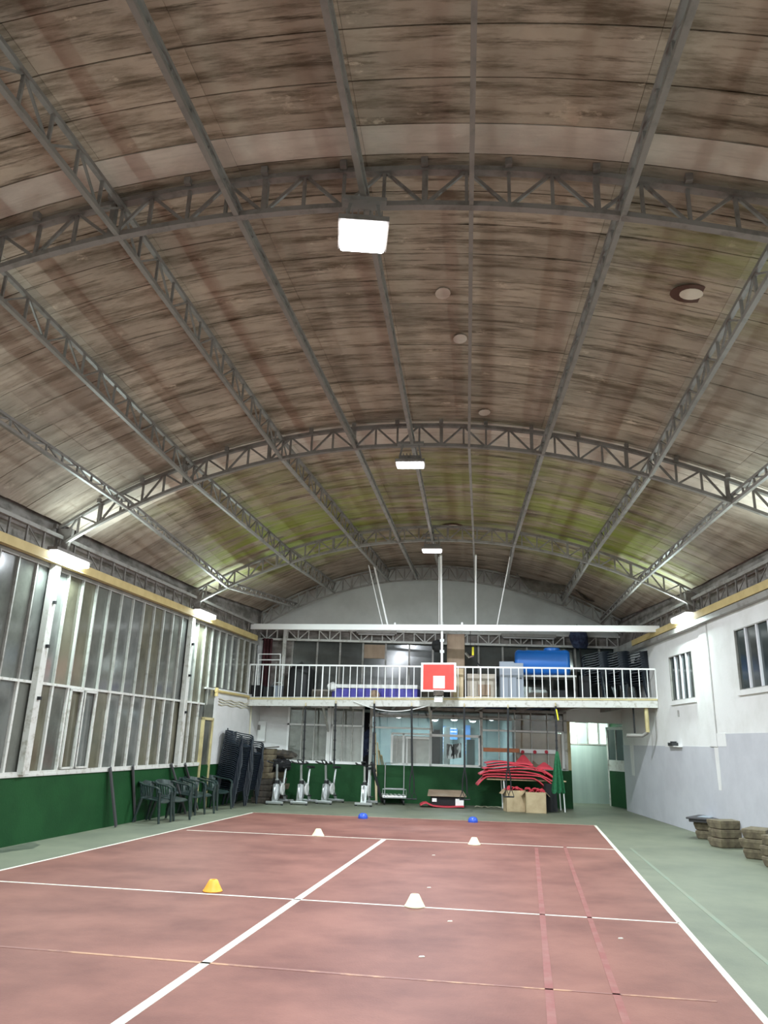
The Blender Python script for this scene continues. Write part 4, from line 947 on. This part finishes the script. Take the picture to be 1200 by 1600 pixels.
def carton(px, py, wdt, dp, h, rz, label, seed):
    e = empty('cardboard_box', loc=(0,0,0)); place(e, px, py, rz); e.location.y += dp/2; tag(e, label, 'box', 'cartons under the mat table')
    b = MB(); th = .012
    b.box(-wdt/2,wdt/2,-dp/2,-dp/2+th,0,h).box(-wdt/2,wdt/2,dp/2-th,dp/2,0,h).box(-wdt/2,-wdt/2+th,-dp/2,dp/2,0,h).box(wdt/2-th,wdt/2,-dp/2,dp/2,0,h).box(-wdt/2,wdt/2,-dp/2,dp/2,0,th); b.build('body', M['cardboard'], e)
    for s in (-1,1): MB().sheet(lambda u,v,s=s: (s*(wdt/2+.10*v), -dp/2+dp*u, h-.10*v), 2, 2, .008, (0,0,1)).build('flap', M['cardboard'], e)
    rnd = random.Random(seed)
    for i in range(5):
        x = -wdt*.34+wdt*.17*i
        o = MB().sheet(lambda u,v: ((u-.5)*.16, (v-.5)*dp*.7, .05*math.sin(u*PI)+.03*math.sin(v*7+i)), 4, 4, .02, (0,0,1)).build('red_foam_piece', M['red_mat'], None, True)
        o.matrix_world = Matrix.Translation(e.location)@Matrix.Rotation(rz,4,'Z')@Matrix.Translation((x,0,h-.03+rnd.uniform(-.02,.05)))@Matrix.Rotation(rnd.uniform(-.5,.5),4,'Y')
        tag(o, 'red foam piece sticking out of the %s carton under the table' % ('left' if seed == 1 else 'right'), 'foam piece', 'red foam in the %s carton' % ('left' if seed == 1 else 'right'))
carton(806,1269,.50,.40,.52,.05,'open cardboard box with red foam under the table, left one',1)
carton(839,1271,.52,.40,.50,-.10,'open cardboard box with red foam under the table, right one',2)
# black cloth bag under the right of the table, green cloth hanging on a strap
p = at_z(868,1270); o = MB().sheet(lambda u,v: ((u-.5)*(.30+.08*v), .04*math.sin(u*9)+.05*math.sin(v*2), .70-.68*v), 10, 8, .10, (0,-1,0)).build('black_drape', M['black_cloth'], None, True); o.location = (p.x-.12,p.y+.05,0); tag(o, 'black cloth hanging down at the right end of the table', 'cloth')
# ---- suspension straps
def strap(k_px, py0, bot_px, bot_py, label, kind=0):
    a = at_plane(k_px, py0, edge(0), nE)
    b = at_plane(bot_px, bot_py, edge(0)-nE*.12, nE)
    e = empty('training_strap', loc=(0,0,0)); tag(e, label, 'strap', 'black straps hanging from the gallery')
    top = Vector((a.x,a.y,a.z))-nE*.07
    bar_obj('carabiner', top+Vector((0,0,.03)), top-Vector((0,0,.06)), .03, .02, M['cream'], e)
    if kind == 0:
        bar_obj('webbing', top-Vector((0,0,.05)), b, .045, .012, M['strap'], e, nE)
        for i in range(5):
            q = top.lerp(b, .3+.15*i); bar_obj('buckle', q, q-Vector((0,0,.04)), .06, .02, M['strap'], e, nE)
    else:
        bar_obj('webbing', top-Vector((0,0,.05)), b, .05, .012, M['strap'], e, nE)
        for s in (-1,1):
            c = b+Vector((s*.06,0,-.55)); MB().tube([b, b.lerp(c,.5)+Vector((s*.02,0,0)), c],.018,6).build('lower_strap', M['strap'], e)
            MB().tube([c, c+Vector((-.07,0,-.18)), c+Vector((.07,0,-.18)), c],.010,6).build('handle_loop', M['strap'], e)
            MB().tube([c+Vector((-.07,0,-.19)), c+Vector((.07,0,-.19))],.018,8).build('grip', M['black_rubber'], e)
    return e
strap(479,1100,474,1192,'black strap hanging above the second exercise bike'); strap(526,1096,522,1196,'black strap hanging above the third exercise bike')
strap(586,1096,585,1205,'black strap hanging beside the hanging coats'); strap(644,1100,644,1200,'black strap hanging just right of the trolley',1)
strap(726,1101,726,1200,'black strap hanging right of the brown lidded box',1); strap(794,1103,794,1195,'black strap with looped handles hanging in front of the red mats',1)
s7 = strap(868,1100,870,1175,'thin black strap with a yellow tag, holding the green cloth')
q = at_plane(870,1116,edge(0)-nE*.10,nE); bar_obj('yellow_tag', q+Vector((-.01,-.01,.12)), q+Vector((.03,-.01,-.14)), .03, .012, M['yellow_tag'], s7, nE)
q = at_plane(870,1174,edge(0)-nE*.12,nE)
o = MB().sheet(lambda u,v: ((u-.5)*(.05+.28*v**.8), .05*math.sin(u*16)*v, -.92*v-.06*abs(math.sin(u*9))*v), 16, 8, .02, (0,-1,0)).build('green_cloth', M['green_net'], None, True); o.location = q; tag(o, 'green cloth hanging in folds from the tagged strap', 'cloth')
# sagging cable under the gallery
a = at_plane(552,1096,edge(0)-nE*.06,nE); b = at_plane(672,1102,edge(0)-nE*.06,nE)
o = MB().tube([a.lerp(b,i/14)-Vector((0,0,.20*math.sin(PI*i/14))) for i in range(15)],.012,6).build('sagging_cable', M['white_plastic'], None, True); tag(o, 'white cable sagging under the gallery edge', 'cable')
# braces of the gallery
for a, b, lb in (((504,1100),(513,1142),'short white brace under the gallery by the left windows'),((670,1103),(676,1142),'thin white brace under the gallery by the sliding window')):
    p = at_plane(*a,edge(0)+nE*.05,nE); q = FB@(onB(*b)+Vector((0,-.03,0))); o = MB().bar(p,q,.05,.05).build('gallery_brace', M['white_steel']); tag(o, lb, 'brace')
# electrical box, conduits on the left white wall
q = onB(393,1142); o = empty('electrical_box', FB@Matrix.Translation((BX0+.30,0,q.z))); tag(o, 'pale electrical box on the white wall above the foam step pile', 'electrical box')
MB().box(-.17,.17,-.10,0,-.28,.28).build('box_body', M['white_plastic'], o, bevel=.01); MB().box(-.05,.02,-.112,-.10,.03,.17).build('dial', M['grey_steel'], o)
e = empty('wall_conduit', loc=(0,0,0)); tag(e, 'thin pale cables running along the white wall under the gallery', 'cable')
for k_ in range(3):
    P = [FL@Vector((x_,-.03,2.52-.06*k_+.02*math.sin(x_*9+k_))) for x_ in [19.3*SL_+.2*i for i in range(12)]]
    MB().tube(P,.012,6).build('cable', M['pipe_cream'], e, True)
MB().tube([FL@Vector((21.6*SL_,-.03,2.5)), FL@Vector((21.65*SL_,-.03,1.7))],.02,6).build('cable', M['pipe_cream'], e, True)
e = empty('yellow_pipe', loc=(0,0,0)); tag(e, 'ochre pipe running along the left wall top of the white panel', 'pipe')
MB().tube([FL@Vector((19.0*SL_,-.05,2.70)), FL@Vector((21.3*SL_,-.05,2.70))],.035,8).build('pipe', M['yellow_beam'], e, True)
MB().tube([FL@Vector((19.05*SL_,-.05,2.78)), FL@Vector((19.05*SL_,-.05,2.58))],.045,8).build('coupling', M['yellow_beam'], e, True)
q = onL(355,1142); o = MB().box(-.02,.02,-.02,0,-.07,.07).build('wall_switch', M['navy_plastic']); o.matrix_world = FL@Matrix.Translation((q.x,0,q.z)); tag(o, 'small blue switch on the white wall above the chair stacks', 'switch')
# cables on the floor
p = at_z(762,1262); o = MB().tube([(p.x-.35+.05*i, p.y+.05*math.sin(i*1.3), .012+.02*abs(math.sin(i*.9))) for i in range(16)],.010,6).build('floor_cable', M['pipe_cream'], None, True); tag(o, 'pale cable coiled on the floor left of the table', 'cable')
# ---- things on the gallery
def on_gal(px, py, back, zoff=0.):
    """a point on the gallery floor behind the railing, on the sight line through the edge"""
    a = at_plane(px, py, edge(0)+nE*back, nE); k_ = (a.x-E0.x)/(E1.x-E0.x); return Vector((a.x, a.y, ZL+(ZR-ZL)*k_+zoff))
az = math.atan2(E1.y-E0.y, E1.x-E0.x)
def gal_box(nm, px0, px1, h, back, dp, mat, label, cat, z=0., bevel=.01):
    p = on_gal(px0,1092,back); q = on_gal(px1,1092,back); wdt = (q-p).length
    o = MB().box(0,wdt,0,dp,z,z+h).build(nm, M[mat], None, bevel=bevel); o.location = p; o.rotation_euler = (0,0,az); return tag(o, label, cat)
o = gal_box('tall_board', 698, 726, 1.78, .9, .06, 'brown_board', 'tall brown board standing on the gallery beside the backboard', 'board'); o.location.z += .02
gal_box('short_board', 708, 724, .80, .35, .05, 'pale_wood', 'short pale wooden board behind the railing below the tall brown one', 'board')
o = gal_box('grey_cabinet', 781, 804, .98, .35, .4, 'grey_cabinet', 'blue-grey metal cabinet on the gallery left of the blue tank', 'cabinet')
x = o.dimensions.x; MB().box(.03,.62,-.012,0,.02,.94).build('door', M['grey_cabinet'], o); bar_obj('handle', (.45,-.03,.55), (.58,-.03,.55), .015, .015, M['dark'], o)
# blue tank on a shelf
e = empty('blue_tank', loc=(0,0,0)); p = on_gal(805,1092,.8); q = on_gal(893,1092,.8); e.location = p; e.rotation_euler = (0,0,az); L_ = (q-p).length; tag(e, 'large blue plastic tank standing on a shelf on the gallery', 'tank')
MB().sheet(lambda u,v: (L_*u, 0, 0), 1, 1, .01)
def tank_ring(x, s):
    pts = []
    for k_ in range(20):
        a = 2*PI*k_/20; cy_, cz_ = math.cos(a), math.sin(a); pw = .55
        pts.append((x, .42+.40*s*math.copysign(abs(cy_)**pw,cy_), 1.02+.34*s*math.copysign(abs(cz_)**pw,cz_)))
    return pts
vs = []; xs_ = [0,.03,.08]+[L_*k_/12 for k_ in range(1,12)]+[L_-.08,L_-.03,L_]; ss = [.80,.93,1.]+[.97 if k_%2 else 1. for k_ in range(11)]+[1.,.93,.80]
for x, s in zip(xs_, ss): vs += tank_ring(x,s)
fs = [(i*20+k_, i*20+(k_+1)%20, (i+1)*20+(k_+1)%20, (i+1)*20+k_) for i in range(len(xs_)-1) for k_ in range(20)]+[tuple(range(20)), tuple((len(xs_)-1)*20+k_ for k_ in range(20))]
MB().add(vs, fs).build('body', M['blue_tank'], e, True); MB().lathe([(.22,1.34),(.22,1.40),(.20,1.42)],20,(L_*.68,.42,0)).build('screw_cap', M['blue_tank'], e, True)
o = empty('tank_shelf', loc=p); o.rotation_euler = (0,0,az); tag(o, 'low pale shelf carrying the blue tank', 'shelf')
MB().box(-.05,L_+.15,.0,.85,.62,.67).build('shelf_board', M['white_steel'], o)
for x in (.0,L_+.08):
    for y in (.04,.78): MB().box(x,x+.04,y,y+.04,0,.62).build('leg', M['white_steel'], o)
# dark chair stacks on the right of the gallery
for px, n_, lb, a in ((938,9,'the gallery chair stack nearest the blue tank',2.3),(968,9,'the middle gallery chair stack',2.3),(1003,9,'the chair stack at the right gallery end',2.3)):
    p = on_gal(px,1092,.75); stack((p.x,p.y,p.z), a, n_, 'chairs of '+lb[4:], lb, .060)
# black items
o = gal_box('black_padding', 906, 925, .62, .5, .4, 'black_cloth', 'low black padding between the tank shelf and the chair stacks', 'padding')
o = blob('hanging_black_bag', (0,0,0), (.26,.16,.32), M['navy_cloth'], 'dark bag hung from the back girder right of the blue tank', 'bag', 9); o.location = at_plane(905,997,FB@Vector((0,-.5,0)),FB.to_3x3()@Vector((0,1,0)))
q = at_plane(905,985,FB@Vector((0,-.5,0)),FB.to_3x3()@Vector((0,1,0))); MB().tube([(0,0,.2),(0,.2,.42)],.012,6).build('strap', M['strap'], o); MB().tube([(0,0,-.25),(.03,0,-.75),(.0,.0,-1.2)],[.03,.02,.012],8).build('strap', M['strap'], o)
p = on_gal(468,1092,.6); e = empty('punching_bag', loc=p); tag(e, 'large black round-topped bag standing on the gallery', 'punching bag')
MB().lathe([(.33,0),(.34,.06),(.34,.75),(.31,.86),(.20,.96),(.06,1.0)],22).build('body', M['black_rubber'], e, True); MB().tube([(-.05,0,.98),(0,0,1.05),(.05,0,.98)],.012,6).build('loop', M['strap'], e)
for i, (a, b_) in enumerate(((518,548),(548,585),(585,622),(622,652))):
    o = gal_box('violet_mat', a, b_, .30, .45, .5, 'violet', 'violet-blue gym mat behind the railing, %s' % ('beside the small white bundle','second from the punching bag','third from the punching bag','next to the backboard')[i], 'mat'); o['group'] = 'violet mats on the gallery'
o = gal_box('white_sheet', 524, 652, .10, .42, .5, 'white_plastic', 'white sheet spread over the violet mats', 'sheet', .31)
p = on_gal(518,1092,.4); blob('white_bundle', (p.x,p.y,p.z+.33), (.13,.12,.12), M['white_plastic'], 'small white bundle at the left end of the violet mats', 'bundle', 4)
p = on_gal(585,1092,.25); blob('brown_ball', (p.x,p.y,p.z+.12), (.13,.12,.12), M['brown_board'], 'brown ball lying in front of the violet mats', 'ball', 6)
for i, (a, b_, h, mt, lb) in enumerate(((390,408,.38,'black_cloth','black crate at the left end of the gallery'),(410,428,.34,'black_rubber','black crate behind the railing beside the leftmost one'),(486,516,.22,'foam_dark','low brown box behind the railing right of the punching bag'),(656,684,.38,'foam_dark','dark brown box on the gallery below the backboard'),(686,700,.34,'black_cloth','black box on the gallery right of the backboard bracket'),(826,856,.18,'foam_dark','low dark box under the tank shelf'),(862,884,.24,'black_cloth','black box under the right end of the tank shelf'))):
    gal_box('storage_box', a, b_, h, .3, .35, mt, lb, 'box', 0, .02)
p = on_gal(432,1092,.5); e = empty('grey_bucket', loc=p); tag(e, 'grey bucket on the gallery between the black crates and the punching bag', 'bucket'); MB().lathe([(.14,0),(.18,.36),(.19,.37),(.17,.37),(.13,.03)],18).build('body', M['grey_cabinet'], e, True); MB().tube([(-.18,0,.34),(-.1,0,.46),(.1,0,.46),(.18,0,.34)],.008,6).build('handle', M['silver'], e)
o = gal_box('beige_panel', 730, 774, .68, .5, .08, 'beige', 'beige panel leaning behind the railing right of the brown board', 'panel')
MB().box(.30,.62,-.04,0,.12,.40).build('brown_patch', M['brown_board'], o); 
o = gal_box('wooden_tray', 727, 770, .07, .12, .25, 'pale_wood', 'flat pale wooden tray on the gallery edge below the beige panel', 'tray')
# white wall rack at the far left of the gallery
e = empty('wall_rack', loc=(0,0,0)); tag(e, 'white tubular rack at the left end of the gallery', 'rack')
def GQ(px, py): return at_plane(px,py,edge(0)+nE*.35,nE)
for y in (1022,1031): bar_obj('rail', GQ(404,y), GQ(439,y), .025, .025, M['white_bright'], e)
bar_obj('upright', GQ(438.5,1022), GQ(435,1090), .025, .025, M['white_bright'], e); bar_obj('upright', GQ(404,1022), GQ(402,1090), .025, .025, M['white_bright'], e)
# white post rising from the gallery on the left and reddish curtain
o = MB().bar(FB@(onB(448,985)+Vector((0,-.2,0))), FB@(onB(441,1092)+Vector((0,-.2,0))), .10, .10).build('column', M['white_steel']); struct(o)
o = MB().sheet(lambda u,v: (.0+.30*u, .05*math.sin(u*20), 1.75-1.72*v), 14, 4, .02, (0,-1,0)).build('dark_red_curtain', pm('dark_red_cloth', (.075,.02,.025), .9), None, True); o.location = on_gal(403,1092,.75); tag(o, 'dark red curtain hanging at the left end of the gallery', 'curtain')
o = MB().sheet(lambda u,v: (.0+.28*u, .03*math.sin(u*9), 1.68-1.66*v), 8, 6, .01, (0,-1,0)).build('clear_plastic_sheet', pm('grey_plastic_sheet', (.42,.42,.42), .12, 0, (.30,.30,.30), 4), None, True); o.location = on_gal(389,1092,.55); tag(o, 'glossy grey plastic sheet hanging beside the dark red curtain', 'plastic sheet')
# tangle of cable and hung tools right of the tall board
e = empty('work_lamp', loc=(0,0,0)); tag(e, 'yellow handled work lamp hanging right of the tall brown board', 'lamp')
def GB(px, py): return at_plane(px,py,edge(0)+nE*.5,nE)
MB().tube([GB(735,985),GB(735,1010)],.008,6).build('cord', M['strap'], e); MB().tube([GB(739,1011),GB(739,1024)],.03,8).build('handle', M['yellow_tag'], e, True); MB().tube([GB(727,1020),GB(733,1027),GB(740,1025)],.035,8).build('shade', M['chrome'], e, True); MB().tube([GB(735,1026),GB(745,1035),GB(756,1046)],.02,6).build('cable', M['strap'], e)
p = at_plane(684,1010,edge(0)+nE*.7,nE); coil = blob('coiled_cable', (p.x,p.y,p.z), (.16,.1,.17), M['black_rubber'], 'black coil of cable hanging on the girder behind the backboard pole', 'cable', 12)
q = FB@Vector((onB(684,1000).x,-.11,4.44)); MB().tube([(0,0,.1), q-p],.012,6).build('cord', M['strap'], coil)
# ---- sagging tarpaulin under the far roof
def tarp(pts, label, sag, dy):
    P = [at_z(px,py,z) for px, py, z in pts]
    a, b_ = P[0], P[1]
    o = MB().sheet(lambda u,v: a.lerp(b_,u)+Vector((.0,dy*v,-sag*math.sin(u*PI)**.8*v-.05*math.sin(u*11+v*5)*v)), 16, 6, .015, (0,-1,0)).build('sagging_tarpaulin', M['tarp'], None, True); tag(o, label, 'tarpaulin')
tarp(((805,900,6.25),(884,915,6.0)), 'dusty tarpaulin sagging under the far roof right of the ridge', .42, -.25)
tarp(((890,918,5.95),(962,948,5.6)), 'torn dusty sheet hanging under the far roof near the right wall', .22, -.2)
# ---- cones and domes on the court
def cone(px, py, mat, label, h=.115, r=.108, rt=.024):
    e = empty('marker_cone', loc=(0,0,0)); p = at_z(px,py); e.location = (p.x,p.y,.0065); tag(e, label, 'cone')
    MB().lathe([(r,0),(r,.006),(r*.93,.014),(r*.70,h*.5),(rt+.024,h*.95),(rt+.016,h),(rt,h),(rt,h-.01)],24).build('cone_body', mat, e, True)
    MB().lathe([(rt-.001,h-.012),(rt-.002,h-.008)],14).build('top_hole', M['foam_dark'], e)
cone(332,1393,M['cone_orange'],'orange cone on the near white cross line')
cone(648,1417,M['cone_white'],'pale cone on the near white cross line')
cone(497,1306,M['cone_white'],'pale cone on the far cross line, left of the centre line',.11,.108); cone(741,1320,M['cone_white'],'pale cone on the far cross line, right of the centre line',.11,.108)
for px, py, lb in ((567,1279,'blue dome marker at the far end of the court, in front of the fourth bike'),(739,1285,'blue dome marker at the far end of the court, left of the table')):
    p = at_z(px,py); o = MB().lathe([(.105,0),(.108,.02),(.10,.06),(.075,.095),(.04,.11),(.012,.113)],22).build('dome_marker', M['blue_dome'], None, True); o.location = (p.x,p.y,.003); tag(o, lb, 'marker', 'blue domes')
# small pale scraps on the court
for i, (px, py, wh) in enumerate(((1001,1374,'on the right sideline'),(675,1337,'right of the centre line'),(667,1388,'beyond the near pale cone'),(699,1441,'right of the near pale cone'),(966,1468,'near the right red line'),(654,1497,'in the foreground'))):
    p = at_z(px,py); o = MB().prism([(0,0),(.05,.01),(.045,.04),(.01,.03)],0,.006).build('paper_scrap', M['line_white']); o.location = (p.x,p.y,.0035 if i else .006); tag(o, 'tiny pale scrap of paper on the court floor, '+wh, 'scrap', 'scraps on the court')
